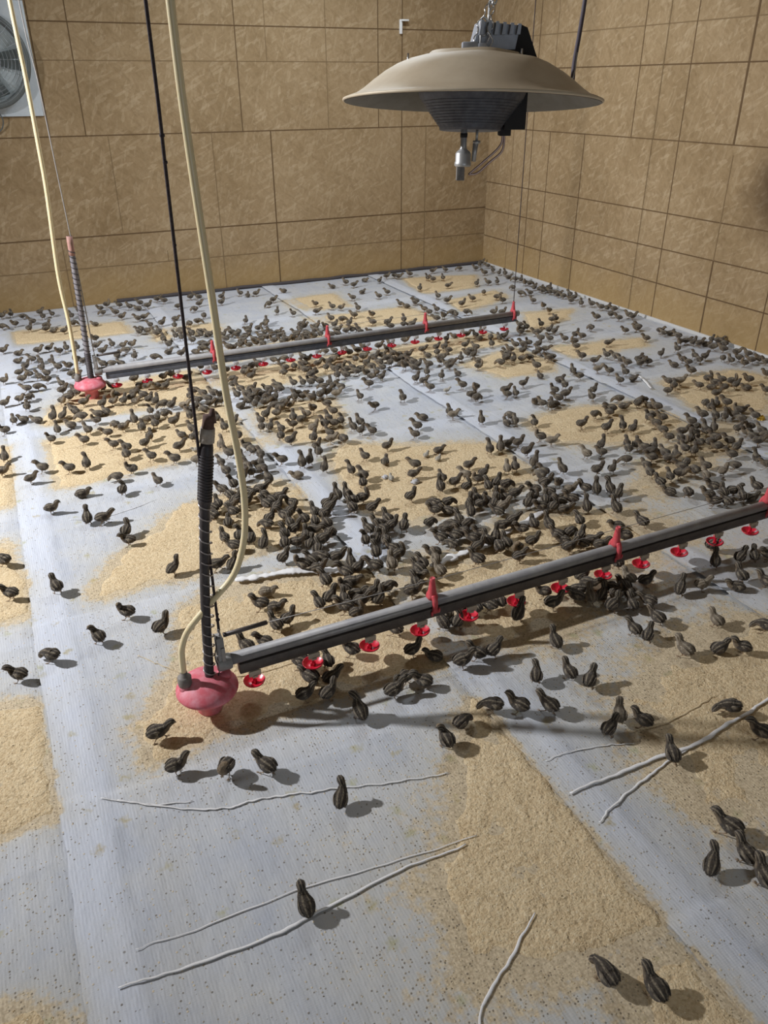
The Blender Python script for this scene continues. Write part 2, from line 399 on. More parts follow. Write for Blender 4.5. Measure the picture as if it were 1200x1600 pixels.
# ------------------------------------------------------------------ floor covering heights
XS = [-1.75, -.17, 1.09, 2.28, 3.43, 4.83]
ROWS = [[.62, 1.70, 2.68, 3.70, 4.75, 5.7, 6.6], [.45, 1.74, 2.66, 3.79, 4.70, 5.6, 6.5], [.76, 1.80, 2.72, 3.78, 4.72, 5.65, 6.45], [.9, 1.9, 2.9, 3.75, 4.75, 5.75, 6.6], [.8, 1.85, 2.95, 3.85, 4.8, 5.65, 6.6]]
PATCH = {}
def P(name, label, pts, soft=.05, sharp=0.02): PATCH[name] = (label, pts, soft, sharp)
P('a', 'spilled yellow feed at the left edge, beside the near red regulator', [(-1.3,1.70),(-.185,1.735),(-.178,1.85),(-.20,2.20),(-.33,2.27),(-1.3,2.3)])
P('b', 'spilled yellow feed at the left edge, level with the riser foot', [(-1.3,2.72),(-.19,2.76),(-.18,3.0),(-.25,3.33),(-1.3,3.35)])
P('c', 'spilled yellow feed at the left edge, level with the riser top', [(-1.3,3.74),(-.185,3.76),(-.16,4.48),(-1.3,4.5)])
P('d', 'dirty spilled feed in the bottom left corner', [(-1.3,.35),(-.19,.5),(-.19,1.10),(-.30,1.22),(-1.3,1.2)], .12, .06)
P('e', 'trampled yellow feed around and under the near red regulator', [(.10,1.82),(.5,1.86),(.95,1.86),(1.09,1.83),(1.09,2.5),(.62,2.62),(.34,2.52),(.30,2.3),(.20,2.1),(.10,1.98)], .07, .05)
P('f', 'trampled feed under the middle of the near drinker line', [(1.11,1.88),(1.6,1.86),(1.75,1.97),(1.95,2.07),(2.4,2.12),(2.4,2.42),(1.9,2.56),(1.5,2.35),(1.3,2.44),(1.11,2.44)], .08, .06)
P('g', 'square of yellow feed between riser middle and pale hose', [(.06,2.77),(.16,2.97),(.38,3.2),(.56,3.36),(1.0,3.42),(1.08,3.3),(1.08,2.86),(.7,2.81),(.5,2.77)], .05, .04)
P('h', 'square of yellow feed left of the riser top', [(.03,3.83),(.37,3.87),(1.05,3.97),(1.06,4.58),(.5,4.55),(.04,4.45)])
P('i', 'yellow feed in front of the far red regulator', [(.05,4.74),(.9,4.77),(1.05,4.9),(1.08,5.35),(.35,5.28),(.1,5.0)], .08, .05)
P('j', 'yellow feed under the far drinker line', [(1.12,4.82),(2.0,4.87),(2.9,4.92),(3.4,4.95),(3.4,5.2),(2.2,5.2),(1.12,5.2)], .08, .06)
P('k', 'large central square of yellow feed behind the first red hanger', [(1.3,2.97),(1.45,2.76),(1.64,2.78),(2.2,2.9),(2.27,3.35),(1.85,3.5),(1.53,3.70),(1.36,3.55)])
P('l', 'long patch of yellow feed beyond the bare strip right of hose', [(1.12,3.87),(1.53,3.78),(1.66,4.13),(1.7,4.4),(1.16,4.48)])
P('m', 'yellow feed wedge in the right foreground with sharp right edge', [(.92,1.40),(1.0,1.52),(1.085,1.62),(1.08,.79),(.93,.81),(.80,.81),(.66,.9),(.67,1.06),(.79,1.2)], .05, .03)
P('n', 'yellow feed in the bottom right corner beside two chicks', [(.95,.70),(1.08,.68),(1.08,.2),(.85,.2),(.90,.55)])
P('o', 'yellow feed square right of centre beyond the heap', [(2.59,3.5),(2.89,3.6),(3.42,3.48),(3.42,3.12),(3.1,2.97),(2.62,3.2)])
P('p', 'yellow feed square by the right edge under the right wall', [(3.81,3.69),(4.43,3.67),(4.52,3.48),(4.04,3.05),(3.66,3.24)], .08, .04)
P('q', 'yellow feed square right of the last far drinker cup', [(2.85,4.62),(2.94,4.27),(3.29,4.24),(3.42,4.40),(3.35,4.8)])
P('r', 'narrow yellow feed strip right of the far drinker end', [(3.6,4.67),(4.38,4.57),(4.3,4.42),(3.63,4.42)])
P('s', 'yellow feed near the left wall behind the far riser', [(-.03,6.95),(-.02,6.6),(.42,6.57),(.82,6.55),(.8,6.9)])
P('t', 'yellow feed strip behind the middle of the far pipe', [(2.3,6.3),(2.72,6.27),(3.20,6.26),(3.22,5.80),(2.33,5.88)])
P('u', 'yellow feed patch by the left wall behind the far line', [(2.3,7.0),(2.8,7.04),(2.75,6.55),(2.33,6.5)])
P('v', 'yellow feed patch along the left wall near the corner', [(3.72,7.32),(4.44,7.14),(4.14,6.68),(3.56,6.67)])
P('w', 'yellow feed patch behind the right end of far pipe', [(3.66,6.30),(4.23,6.44),(4.2,6.19),(3.53,5.89)])
P('x', 'yellow feed patch by the far drinker end under right wall', [(4.02,5.6),(4.44,5.52),(4.19,5.3),(3.75,5.12)])
P('y', 'thin dull feed at the right edge below the thick strand', [(1.46,1.0),(1.75,.98),(2.3,1.15),(2.4,1.5),(1.9,1.52),(1.6,1.36)], .14, .07)
P('z', 'dull scattered feed beyond the third near hanger', [(2.6,2.55),(3.5,2.78),(3.6,3.0),(3.0,2.82)], .10, .06)
P('aa', 'yellow feed patch by the left wall right of the hose', [(.98,6.22),(1.5,6.27),(1.5,6.5),(1.0,6.5)])
P('bb', 'narrow yellow feed strip behind the first far hanger', [(1.2,5.45),(2.1,5.5),(2.15,5.72),(1.25,5.68)], .07, .05)
def sdist(x, y, poly):           # + inside
    n = len(poly); ins = False; best = 9
    for i in range(n):
        x1, y1 = poly[i]; x2, y2 = poly[(i+1) % n]
        if (y1 > y) != (y2 > y) and x < (x2-x1)*(y-y1)/(y2-y1)+x1: ins = not ins
        dx, dy = x2-x1, y2-y1; t = max(0, min(1, ((x-x1)*dx+(y-y1)*dy)/(dx*dx+dy*dy)))
        d = math.hypot(x-x1-dx*t, y-y1-dy*t)
        if d < best: best = d
    return best if ins else -best
BB = {k: (min(q[0] for q in v[1])-.4, max(q[0] for q in v[1])+.4, min(q[1] for q in v[1])-.4, max(q[1] for q in v[1])+.4) for k, v in PATCH.items()}
def rough_d(k, x, y):
    lab, poly, soft, sh = PATCH[k]
    return sdist(x, y, poly) + sh*1.3*nz(x*9, y*9, 2.2) + sh*.6*nz(x*26, y*26, 7.7) + .006*nz(x*70, y*70, 1.)
def patch_h(k, x, y):
    lab, poly, soft, sh = PATCH[k]
    d = rough_d(k, x, y) + .012
    if d < -.05: return -.004
    return max(-.004, min(1, d/(soft*.5))*.0035 + min(1, max(-1, d/.012))*(.0022 if y < 3.6 else .0062)) + (.0016*nz(x*60, y*60, 4.) + .0022*nz(x*21, y*21, 8.))*sstep(-.01, .05, d)
def column(x):
    c = 0
    for i in range(5):
        if x >= XS[i]: c = i
    return c
def sheet_z(c, x, y):
    ed = x - XS[c] - .012*nz(y*2.2, c*3.) - .006*nz(y*13, c)
    z = .0035 + .0012*nz(x*5, y*5, c)
    if ed < .30: z += .0065*(1 - sstep(.05, .30, ed))
    hem = .125 + .006*nz(y*3, 5+c)
    z += .0034*sstep(hem+.012, hem-.006, ed)*sstep(-.05, .02, ed)
    for i, yb in enumerate(ROWS[c]):
        w = yb + .022*nz(x*2.4, i*7.+c) + .006*nz(x*15, i)
        d = w - y
        if -.02 < d < .2: z += .0045*sstep(-.004, .004, d)*(1 - sstep(.03, .2, d))
    # long creases running across the sheet
    cr = nz(x*1.3+4*c, y*9., 3.3); z += .0042*max(0, cr-.25)
    cr = nz(x*9., y*1.4, 8.1+c); z += .0030*max(0, cr-.3)
    return max(z, .0008)
def ground(x, y):
    z = sheet_z(column(x), x, y)
    for k, b in BB.items():
        if b[0] < x < b[1] and b[2] < y < b[3]: z = max(z, patch_h(k, x, y))
    return z
def dustiness(x, y):
    best = -9
    for k, b in BB.items():
        if b[0] < x < b[1] and b[2] < y < b[3]:
            best = max(best, sdist(x, y, PATCH[k][1]))
    d = .70*math.exp(min(0, best)/.07) + .32*math.exp(min(0, best)/.22) if best > -9 else 0
    d += .22*sstep(1.15, 1.5, x)*sstep(2.7, 2.1, y)*(.75+.5*nz(x*2, y*2, 5))
    d += .16*sstep(.15, .5, x)*sstep(1.7, 1.2, y)*sstep(1.2, 1.0, x)
    d += .22*sstep(1.2, 1.5, x)*sstep(3.6, 2.6, y)
    d += .12*sstep(-.1, .1, x)*sstep(2.0, 1.0, y)
    hem = x - XS[column(x)]
    if hem < .2: d -= .35*(1-sstep(.10, .2, hem))
    return max(0, min(1.2, d))
def hemness(c, x, y):
    ed = x - XS[c]; hem = .125 + .006*nz(y*3, 5+c)
    h = sstep(hem+.012, hem-.004, ed)
    for i, yb in enumerate(ROWS[c]):
        d = yb + .022*nz(x*2.4, i*7.+c) + .006*nz(x*15, i) - y
        h = max(h, .7*sstep(-.006, .006, d)*sstep(.135, .12, d))
    return h
SHEET_LABEL = ['woven white plastic sheet at the left edge of the floor, leftmost of five', 'woven white sheet under near red regulator, second from left', 'woven white sheet under the central feed square, third from left',
    'woven white sheet beyond the second red hanger, fourth from left', 'woven white sheet lying along the right wall, rightmost of five']
for c in range(5):
    x0, x1 = XS[c], XS[c+1]+(.10 if c < 4 else 0)
    ys = []; y = -.9
    while y < YW-.03:
        ys.append(y); y += .014 if y < 3.2 else .03
    ys.append(YW-.03)
    nx = int((x1-x0)/.022)
    bm = B(); lay = bm.verts.layers.float.new('dust'); hml = bm.verts.layers.float.new('hem'); grid = []
    for y in ys:
        rowv = []
        for i in range(nx+1):
            x = lerp(x0, x1, i/nx)
            if i == 0: x += .012*nz(y*2.2, c*3.) + .006*nz(y*13, c)
            z = sheet_z(c, x, y)
            if c < 4 and x > XS[c+1]-.02: z = min(z, .0022)
            v = bm.verts.new((x-x0, y, z)); v[lay] = dustiness(x, y); v[hml] = hemness(c, x, y); rowv.append(v)
        grid.append(rowv)
    for a, b in zip(grid, grid[1:]):
        for i in range(nx): bm.faces.new((a[i], a[i+1], b[i+1], b[i]))
    o = link('plastic_sheet', bm, M_SHEET, loc=(x0, 0, 0))
    tag(o, SHEET_LABEL[c], 'plastic sheet', 'woven plastic sheets on the floor')
for k, (lab, poly, soft, sh) in PATCH.items():
    b = BB[k]; xa, xb, ya, yb = b[0]+.3, b[1]-.3, b[2]+.3, b[3]-.3
    near = (ya+yb)/2
    s = .009 if near < 2.4 else (.014 if near < 3.6 else .024)
    nx, ny = int((xb-xa)/s), int((yb-ya)/s)
    bm = B(); vs = {}
    H = [[patch_h(k, xa+i*s, ya+j*s) for i in range(nx+1)] for j in range(ny+1)]
    def V(i, j):
        if (i, j) not in vs: vs[(i, j)] = bm.verts.new((xa+i*s, ya+j*s, H[j][i]))
        return vs[(i, j)]
    for j in range(ny):
        for i in range(nx):
            if max(H[j][i], H[j][i+1], H[j+1][i], H[j+1][i+1]) > 0.0008: bm.faces.new((V(i, j), V(i+1, j), V(i+1, j+1), V(i, j+1)))
    o = link('spilled_feed', bm, M_FEED); tag(o, lab, 'feed', kind='stuff')
# loose crumbs
bm = B(); cnt = 0; rnd = random.Random(4)
while cnt < 9000:
    y = .35 + 2.6*rnd.random()**1.3; x = rnd.uniform(-.55, 2.9)
    if rnd.random() > .10 + .8*dustiness(x, y): continue
    z = ground(x, y); r = rnd.uniform(.0008, .0019); a = rnd.random()*6.28
    ca, sa = math.cos(a)*r, math.sin(a)*r; e = rnd.uniform(.7, 1.5)
    q = [bm.verts.new((x+ca*e, y+sa*e, z)), bm.verts.new((x-sa, y+ca, z)), bm.verts.new((x-ca*e, y-sa*e, z)), bm.verts.new((x+sa, y-ca, z)), bm.verts.new((x, y, z+r*1.3))]
    mi = 1 if rnd.random() < .25 else 0
    for i in range(4):
        f = bm.faces.new((q[i], q[(i+1) % 4], q[4])); f.material_index = mi
    cnt += 1
tag(link('feed_crumbs', bm, [M_CRUMB, M_CRUMBD], smooth=False), 'loose feed crumbs scattered over the nearer sheets', 'feed', kind='stuff')

# ------------------------------------------------------------------ frayed strands on the floor
def strand(label, pts, w, m=M_STRAND, name='frayed_strand', wob=.006, lift=.0018, group='frayed strands on the floor'):
    sp = spline([(x, y, 0) for x, y in pts], 14)
    n = len(sp); q = []; rs = []
    for i, p in enumerate(sp):
        x = p.x + wob*.4*nz(i*.35, p.x*9, 1.); y = p.y + wob*nz(i*.3, p.y*7, 4.)
        q.append((x, y, ground(x, y)+lift+w*.25)); t = i/(n-1)
        rs.append(max(.0007, w*.5*(.35+.65*math.sin(PI*min(1, max(0, .04+.92*t)))**.6)*(1+(.35 if w < .03 else .75)*nz(i*(.23 if w < .03 else .55), 2., w*50))))
    bm = B(); tube(bm, q, rs, 6, flatten=(.20 if w > .016 else .34))
    return tag(link(name, bm, m), label, 'plastic strand', group)
strand('pale frayed strand curving below the chick in the foreground', [(-.06,1.72),(.04,1.66),(.16,1.585),(.26,1.545),(.33,1.54),(.44,1.51),(.54,1.48),(.70,1.43),(.86,1.39)], .006)
strand('short pale strand touching the left end of the curved strand', [(-.02,1.70),(.07,1.645),(.17,1.61)], .004)
strand('thin upper strand of the pair beside the foreground chick', [(-.05,1.24),(.08,1.235),(.36,1.225),(.6,1.195),(.82,1.17)], .004)
strand('thicker lower strand of the pair passing the foreground chick', [(-.10,1.165),(.02,1.155),(.23,1.14),(.37,1.15),(.58,1.165),(.78,1.16)], .008)
strand('single strand crossing the bottom of the feed wedge', [(.56,.72),(.60,.79),(.70,.845),(.83,.92)], .007)
strand('thick white strand running to the right edge of photo', [(1.12,1.17),(1.28,1.175),(1.44,1.175),(1.58,1.165),(1.71,1.18),(1.86,1.20),(2.05,1.235)], .013)
strand('strand forking below the thick white strand at right', [(1.13,1.06),(1.20,1.085),(1.32,1.12),(1.46,1.15),(1.62,1.172)], .007)
strand('thin straw strand above the thick white strand', [(1.42,1.295),(1.56,1.275),(1.70,1.285),(1.80,1.30)], .004, M_TWINE)
strand('faint strand left of the thick white strand', [(1.13,1.30),(1.22,1.30),(1.33,1.28),(1.42,1.25)], .004)
strand('straw twine left of the near red regulator', [(.145,2.33),(.20,2.25),(.27,2.16),(.33,2.10),(.46,2.06),(.62,2.05),(.74,2.06)], .004, M_TWINE)
strand('frayed white strip behind the left end of near pipe', [(.58,2.62),(.68,2.60),(.80,2.585),(.92,2.53),(1.02,2.50),(1.14,2.47)], .048)
strand('frayed white strip right of the first red hanger', [(1.33,2.37),(1.48,2.40),(1.62,2.42),(1.75,2.46)], .050)
strand('second white strip leading towards the second red hanger', [(1.70,2.46),(1.85,2.50),(2.02,2.56),(2.16,2.62)], .034)
strand('thin wrinkle strand on the bare sheet left of riser', [(.04,3.46),(.16,3.42),(.30,3.44),(.44,3.49)], .004)

# ------------------------------------------------------------------ drinker lines
def coil(bm, a, b, R, r, turns, seg=12, mi=0, f=lambda t: 1.):
    a, b = Vector(a), Vector(b); t = (b-a).normalized(); s, u = ring_frame(t); pts = []
    n = int(turns*seg)
    for k in range(n+1):
        q = k/n; an = 2*PI*turns*q; RR = R*f(q)
        pts.append(a.lerp(b, q) + s*math.cos(an)*RR + u*math.sin(an)*RR)
    tube(bm, pts, r, 5, mi)
def drinker(x0, y, x1, hang, cups, label, tubepts, banded, rail, holder, rod):
    root = empty('drinker_line', (x0, y, 0), label, 'drinker line', 'nipple drinker lines')
    L = lambda x, yy, z: (x-x0, yy, z)
    # regulator
    bm = B(); lathe(bm, [(0, .006), (.036, .006), (.039, .011), (.041, .054), (.044, .062), (.062, .067), (.082, .075), (.093, .083), (.0972, .091), (.0962, .098), (.090, .107), (.076, .119), (.058, .130), (.036, .1375), (.0, .1395)], 48)
    reg = link('pressure_regulator', bm, M_RED, root)
    bm = B(); lathe(bm, [(.020, 0), (.0215, .01), (.020, .022), (.0, .024)], 20, c=(-.064, .0, .106)); link('inlet_port', bm, M_RED, reg)
    bm = B(); lathe(bm, [(.0, .0), (.0205, .0), (.0215, .006), (.0215, .03), (.017, .034), (.012, .036), (.011, .05), (.0, .051)], 20, c=(-.064, 0, .129)); link('hose_fitting', bm, M_FIT, reg)
    bm = B(); lathe(bm, [(.022, 0), (.023, .012), (.020, .026), (.0, .027)], 20, c=(.058, .0, .112)); link('outlet_port', bm, M_RED, reg)
    # riser tube
    pts = [Vector((p[0]-x0, p[1]-y, p[2])) for p in tubepts]
    sp = spline(pts, 8); n = len(sp)
    bm = B()
    if banded:
        rs = [(.0145 if i/(n-1) < .60 else (.0185 if i/(n-1) < .80 else .016)) for i in range(n)]
        cut = int(n*.80); tube(bm, sp[:cut+1], rs[:cut+1], 16)
        rt = link('riser_tube', bm, M_BLACK, root)
        bm = B(); tube(bm, sp[cut:], [.0165+.0025*nz(i*.9, 1.) for i in range(n-cut)], 12)
        e = sp[-1]; tube(bm, [e+Vector((.004, 0, -.02)), e+Vector((.012, .004, .016))], [.014, .006], 8)
        tube(bm, [e+Vector((-.006, .002, -.05)), e+Vector((-.018, .0, -.034))], [.008, .004], 6)
        link('stick_top', bm, M_STICK, rt)
        bm = B()
        for q in (.80, .838):
            i = int(q*(n-1)); tube(bm, [sp[i], sp[i]+(sp[i+1]-sp[i]).normalized()*.026], [.0205, .0195], 14)
        link('tape_band', bm, M_TAPE, rt)
        bm = B(); i0 = int(.60*n); coil(bm, sp[0], sp[i0], .0175, .0022, 17)
        link('wire_coil', bm, M_COIL, rt)
        bm = B(); coil(bm, sp[i0], sp[cut-2], .0195, .0022, 16, mi=0); link('grip_rings', bm, M_BLACK, rt)
        bm = B(); s = [sp[int(k*(i0)/14)] + Vector((.024+.006*math.sin(k*2.2), -.012, 0)) for k in range(5)]
        tube(bm, spline(s, 5), .0018, 6); link('wire_tail', bm, M_BLACK, rt)
    else:
        tube(bm, sp, .0165, 14); rt = link('riser_tube', bm, M_TUBEG, root)
        bm = B(); i0 = int(.22*n); coil(bm, sp[0], sp[i0], .018, .003, 15); coil(bm, sp[i0], sp[int(.88*n)], .018, .0028, 20); link('wire_coil', bm, M_BLACK, rt)
        bm = B(); tube(bm, sp[-4:], .0175, 12); link('top_cap', bm, worn('faded_red_cap', (.42, .22, .18), (.30, .18, .14), .7, 40), rt)
    # pipe and rail
    xs = x0+.065
    bm = B(); tube(bm, [L(xs, 0, .177), L(x1, 0, .177)], .0195, 20); link('water_pipe', bm, M_PIPE, root)
    bm = B(); box(bm, L((xs+x1)/2+.02, 0, .137), (x1-xs-.04, .031, .040), bev=.003); box(bm, L((xs+x1)/2+.02, -.0165, .1555), (x1-xs-.04, .0025, .003)); flat(link('support_rail', bm, rail, root))
    bm = B(); lathe(bm, [(.0, -.005), (.023, -.005), (.023, .02), (.0, .02)], 18)
    bmesh.ops.rotate(bm, verts=bm.verts, cent=(0, 0, 0), matrix=Matrix.Rotation(PI/2, 3, 'Y')); bmesh.ops.translate(bm, verts=bm.verts, vec=L(x1, 0, .177)); link('end_cap', bm, M_BRKT, root)
    # end bracket
    bm = B(); lathe(bm, [(.0, -.022), (.0245, -.022), (.026, -.016), (.026, .016), (.0245, .022), (.0, .022)], 20)
    bmesh.ops.rotate(bm, verts=bm.verts, cent=(0, 0, 0), matrix=Matrix.Rotation(PI/2, 3, 'Y')); bmesh.ops.translate(bm, verts=bm.verts, vec=L(x0+.062, 0, .172))
    box(bm, L(x0+.055, -.014, .225), (.022, .005, .10), bev=.0015); box(bm, L(x0+.055, .014, .225), (.022, .005, .10), bev=.0015); box(bm, L(x0+.055, 0, .272), (.020, .034, .008), bev=.002)
    br = flat(link('end_bracket', bm, M_BRKT, root))
    bm = B(); torus(bm, L(x0+.058, 0, .290), .011, .0028, 'x', 18, 6); link('cord_ring', bm, M_WIREG, br)
    bm = B(); box(bm, L(x0+.060, -.019, .215), (.012, .004, .05), bev=.001); link('bracket_clip', bm, M_WIREG, br)
    # hangers
    for hx in hang:
        bm = B()
        lathe(bm, [(.0, .066), (.0075, .066), (.0088, .068), (.0092, .064), (.0115, .040), (.0150, .014), (.0185, .0), (.0215, -.012), (.0, -.012)], 16, c=(0, 0, .205))
        for s in (-1, 1): tube(bm, spline([(0, s*.012, .208), (.0, s*.022, .190), (.0, s*.0235, .165), (.0, s*.020, .143)], 4), [.0105]*8+[.0095]*5, 8)
        torus(bm, (0, 0, .177), .0225, .0065, 'x', 18, 8, a0=-PI*.15, a1=PI*1.15)
        box(bm, (.006, -.0215, .146), (.030, .008, .014), bev=.002); box(bm, (.016, -.025, .153), (.007, .008, .012), bev=.002); box(bm, (-.010, -.023, .140), (.008, .006, .018), bev=.0015)
        h = link('pipe_hanger', bm, M_REDH, root, loc=L(hx, 0, 0))
    # nipples with drip cups
    for cx in cups:
        bm = B(); box(bm, (0, 0, .111), (.030, .026, .014), bev=.003); lathe(bm, [(.0, .106), (.0115, .106), (.010, .096), (.0065, .092), (.0, .092)], 14); box(bm, (0, -.0150, .1055), (.040, .005, .021), bev=.0015); box(bm, (0, -.0150, .094), (.018, .005, .012), bev=.001)
        nip = flat(link('nipple_holder', bm, holder, root, loc=L(cx, 0, 0)))
        bm = B(); lathe(bm, [(.0, .092), (.0026, .092), (.0022, .078), (.0, .078)], 8); link('nipple_pin', bm, M_STEEL, nip)
        bm = B(); lathe(bm, [(.0, .055), (.012, .0555), (.022, .0595), (.0295, .0675), (.0308, .0685), (.0312, .0672), (.029, .0625), (.020, .0545), (.009, .0505), (.0, .050)][::-1], 28)
        lathe(bm, [(.0065, .0555), (.0052, .075), (.0075, .086), (.0110, .094), (.0, .095)], 12)
        for a in range(2):
            box(bm, (.0, 0, .062), (.016, .0022, .012), rot=Matrix.Rotation(a*PI/2, 3, 'Z'))
        bmesh.ops.scale(bm, vec=(1.14, 1.14, 1.0), verts=[v for v in bm.verts if v.co.z < .0705 and math.hypot(v.co.x, v.co.y) > .0075])
        cup = link('drip_cup', bm, M_REDC, nip)
        tilt = .05*nz(cx*7.3, y); cup.rotation_euler = (tilt, .06*nz(cx*5.1, 3+y), 0)
    # anti-roost wire through the hanger tops
    bm = B(); tube(bm, [L(x0+.07, .0, .274), L(x0+.21, 0, .277)], .0075, 10); link('wire_sleeve', bm, M_ROD, root)
    bm = B(); q = [L(x0+.20, 0, .277)]
    for hx in hang: q.append(L(hx, 0, .264))
    q.append(L(x1-.01, 0, .262)); tube(bm, q, .0012, 6); link('roost_wire', bm, M_WIREG, root)
    return root
HN = [1.106, 1.908, 2.715, 3.515]
CN = [.459, .660, .864, 1.062, 1.262, 1.466, 1.663, 1.867, 2.058, 2.259, 2.455, 2.655, 2.86, 3.06, 3.26, 3.44]
drinker(.307, 1.955, 3.62, HN, CN, 'near drinker line: grey pipe with red hangers, cups and red regulator', [(.319, 1.955, .134), (.331, 1.955, .33), (.346, 1.955, .50), (.374, 1.955, .738), (.400, 1.955, .912), (.414, 1.955, .985)], True, M_RAIL, M_HOLD, True)
HF = [1.155, 1.975, 2.755, 3.53]
CF = [.512+.1965*i for i in range(16)]
drinker(.353, 5.09, 3.56, HF, CF, 'far drinker line: grey pipe and blue-grey rail behind the crowd of chicks', [(.366, 5.09, .134), (.376, 5.09, .40), (.386, 5.09, .70), (.395, 5.09, .99)], False, M_BLUERAIL, M_HOLDW, False)
def hanging(name, label, cat, pts, r, m, seg=10, extra=None):
    bm = B(); tube(bm, spline(pts, 8), r, seg)
    if extra: extra(bm)
    return tag(link(name, bm, m), label, cat)
yn, yf = 1.955, 5.09
hanging('water_hose', 'thick pale yellow hose hanging in a bend to the near regulator', 'hose',
    [(.243, yn, .177), (.246, yn, .24), (.252, yn, .275), (.278, yn, .328), (.355, yn, .405), (.430, yn, .478), (.470, yn, .58), (.485, yn, .70), (.482, yn, .84), (.465, yn, 1.05), (.457, yn, 1.266), (.447, yn, 1.492), (.439, yn, 1.713), (.437, yn, 1.909), (.436, yn, 2.3), (.436, yn, ZC)], .0098, M_HOSE, 14)
hanging('water_hose', 'thin pale hose running up past the fan from the far regulator', 'hose',
    [(.291, yf, .177), (.296, yf, .27), (.300, yf, .51), (.294, yf, .778), (.320, yf, 1.232), (.325, yf, 1.461), (.328, yf, 1.799), (.324, yf, 2.14), (.322, yf, ZC)], .0115, M_HOSE, 12)
def knots(bm):
    for z, r in ((.335, .0065), (.355, .005), (.88, .005), (1.42, .0045), (1.60, .0055), (1.655, .006), (1.68, .004)):
        lathe(bm, [(0, z-r*1.3), (r, z-r*.4), (r, z+r*.4), (0, z+r*1.3)], 8, c=(.3664+(z-.3)*.0135, yn, 0))
hanging('suspension_cord', 'black knotted cord holding up the near drinker line', 'cord', [(.366, yn, .297), (.368, yn, .601), (.375, yn, .899), (.379, yn, 1.275), (.383, yn, 1.591), (.386, yn, 1.907), (.388, yn, ZC)], .0042, M_CORD, 8, knots)
hanging('suspension_cord', 'thin grey cord holding up the left end of the far drinker line', 'cord', [(.411, yf, .297), (.406, yf, .815), (.395, yf, 1.3), (.385, yf, 1.784), (.367, yf, 2.141), (.365, yf, ZC)], .0035, M_WIREG, 6)
hanging('suspension_cord', 'thin dark cord holding up the right end of the far drinker line', 'cord', [(3.53, yf, .268), (3.53, yf, .9), (3.53, yf, 1.8), (3.53, yf, ZC)], .003, M_CORD, 6)

# ------------------------------------------------------------------ gas brooder
CW = Vector((0, 0, 1.75))
D0 = 2.0
def LP(px, py, dd=0.0):      # measured point on the brooder: photo position at a known distance
    return CW + (right*((px-600)/1224.7) + down*((py-800)/1224.7) + fwd)*(D0+dd)
lc = Vector((1.178, 1.951, 1.709))
lamp_root = empty('gas_brooder', lc, 'tan dish-shaped gas brooder hanging from the ceiling by a chain', 'brooder')
hd = Vector((fwd.x, fwd.y, 0)).normalized(); sd = Vector((right.x, right.y, 0)).normalized()
TILT = Matrix.Rotation(math.radians(-5.2), 3, sd) @ Matrix.Rotation(math.radians(1.0), 3, hd)
def place(bm, tilt=True):
    if tilt: bmesh.ops.transform(bm, matrix=TILT.to_4x4(), verts=bm.verts)
    return bm
bm = B()
outer = [(.327, .000), (.329, .004), (.322, .007), (.300, .014), (.280, .027), (.255, .048), (.225, .070), (.195, .086), (.165, .097), (.135, .104), (.118, .107), (.112, .114), (.085, .117), (.0, .118)]
outer = [(r, z*.96) for r, z in outer]; lathe(bm, outer, 72, wob=.0012)
cano = link('canopy', place(bm), M_CANOPY, lamp_root)
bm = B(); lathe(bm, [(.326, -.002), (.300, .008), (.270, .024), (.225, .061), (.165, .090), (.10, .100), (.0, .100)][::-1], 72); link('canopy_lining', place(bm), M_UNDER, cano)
bm = B(); torus(bm, (0, 0, .002), .3275, .0035, 'z', 80, 8); link('rolled_rim', place(bm), M_CANOPY, cano)
bm = B(); lathe(bm, [(.0, .06), (.150, .06), (.133, .01), (.080, -.058), (.0795, -.064), (.074, -.065), (.0, -.061)][::-1], 48)
for k in range(9): torus(bm, (0, 0, .0-.0062*k), .1258-.0048*k, .0007, 'z', 48, 5)
bur = link('burner_cone', place(bm), M_BURN, lamp_root)
# everything below hangs straight down
off = (sd*-.016)
bm = B(); lathe(bm, [(.0, -.155), (.0195, -.155), (.0225, -.152), (.0225, -.146), (.0205, -.142), (.0205, -.124), (.0175, -.119), (.0105, -.114), (.0085, -.108), (.0085, -.045), (.0, -.045)], 28, c=off+Vector((0, 0, .005)))
link('gas_nozzle', bm, M_STEELD, lamp_root)
bm = B(); lathe(bm, [(.0, -.080), (.0095, -.080), (.0095, -.070), (.0, -.070)], 16, c=off); link('nozzle_collar', bm, M_DARK, lamp_root)
bm = B(); box(bm, off+sd*-.006+Vector((0, 0, -.166)), (.021, .021, .036), rot=Matrix.Rotation(math.radians(-25), 3, 'Z'), bev=.0015); flat(link('square_plug', bm, M_FIT, lamp_root))
o2 = sd*.018+Vector((0, 0, .022))
bm = B(); tube(bm, [o2+Vector((0, 0, -.085)), o2+Vector((0, 0, -.112))], .0035, 8); tube(bm, [o2+sd*-.002+Vector((0, 0, -.116)), o2+sd*-.006+Vector((0, 0, -.160))], [.0075, .006], 12); tube(bm, [o2+Vector((0, 0, -.110)), o2+Vector((0, 0, -.117))], .010, 12)
link('pilot_burner', bm, M_STEELD, lamp_root)
bm = B()
for d_ in (0, .006):
    tube(bm, spline([sd*(.088-d_*.6)+Vector((0, 0, -.070)), sd*(.090-d_)+Vector((0, 0, -.092)), sd*(.084-d_*2)+Vector((0, 0, -.116+d_)), sd*(.055-d_*3)+Vector((0, 0, -.140)), sd*(.024-d_*1.2)+Vector((0, 0, -.166+d_*1.6)), sd*(.0)+Vector((0, 0, -.170))], 5), .0030, 8)
link('gas_pipe', bm, M_COPPER, lamp_root)
rz = Matrix.Rotation(math.radians(-25.3), 3, 'Z')
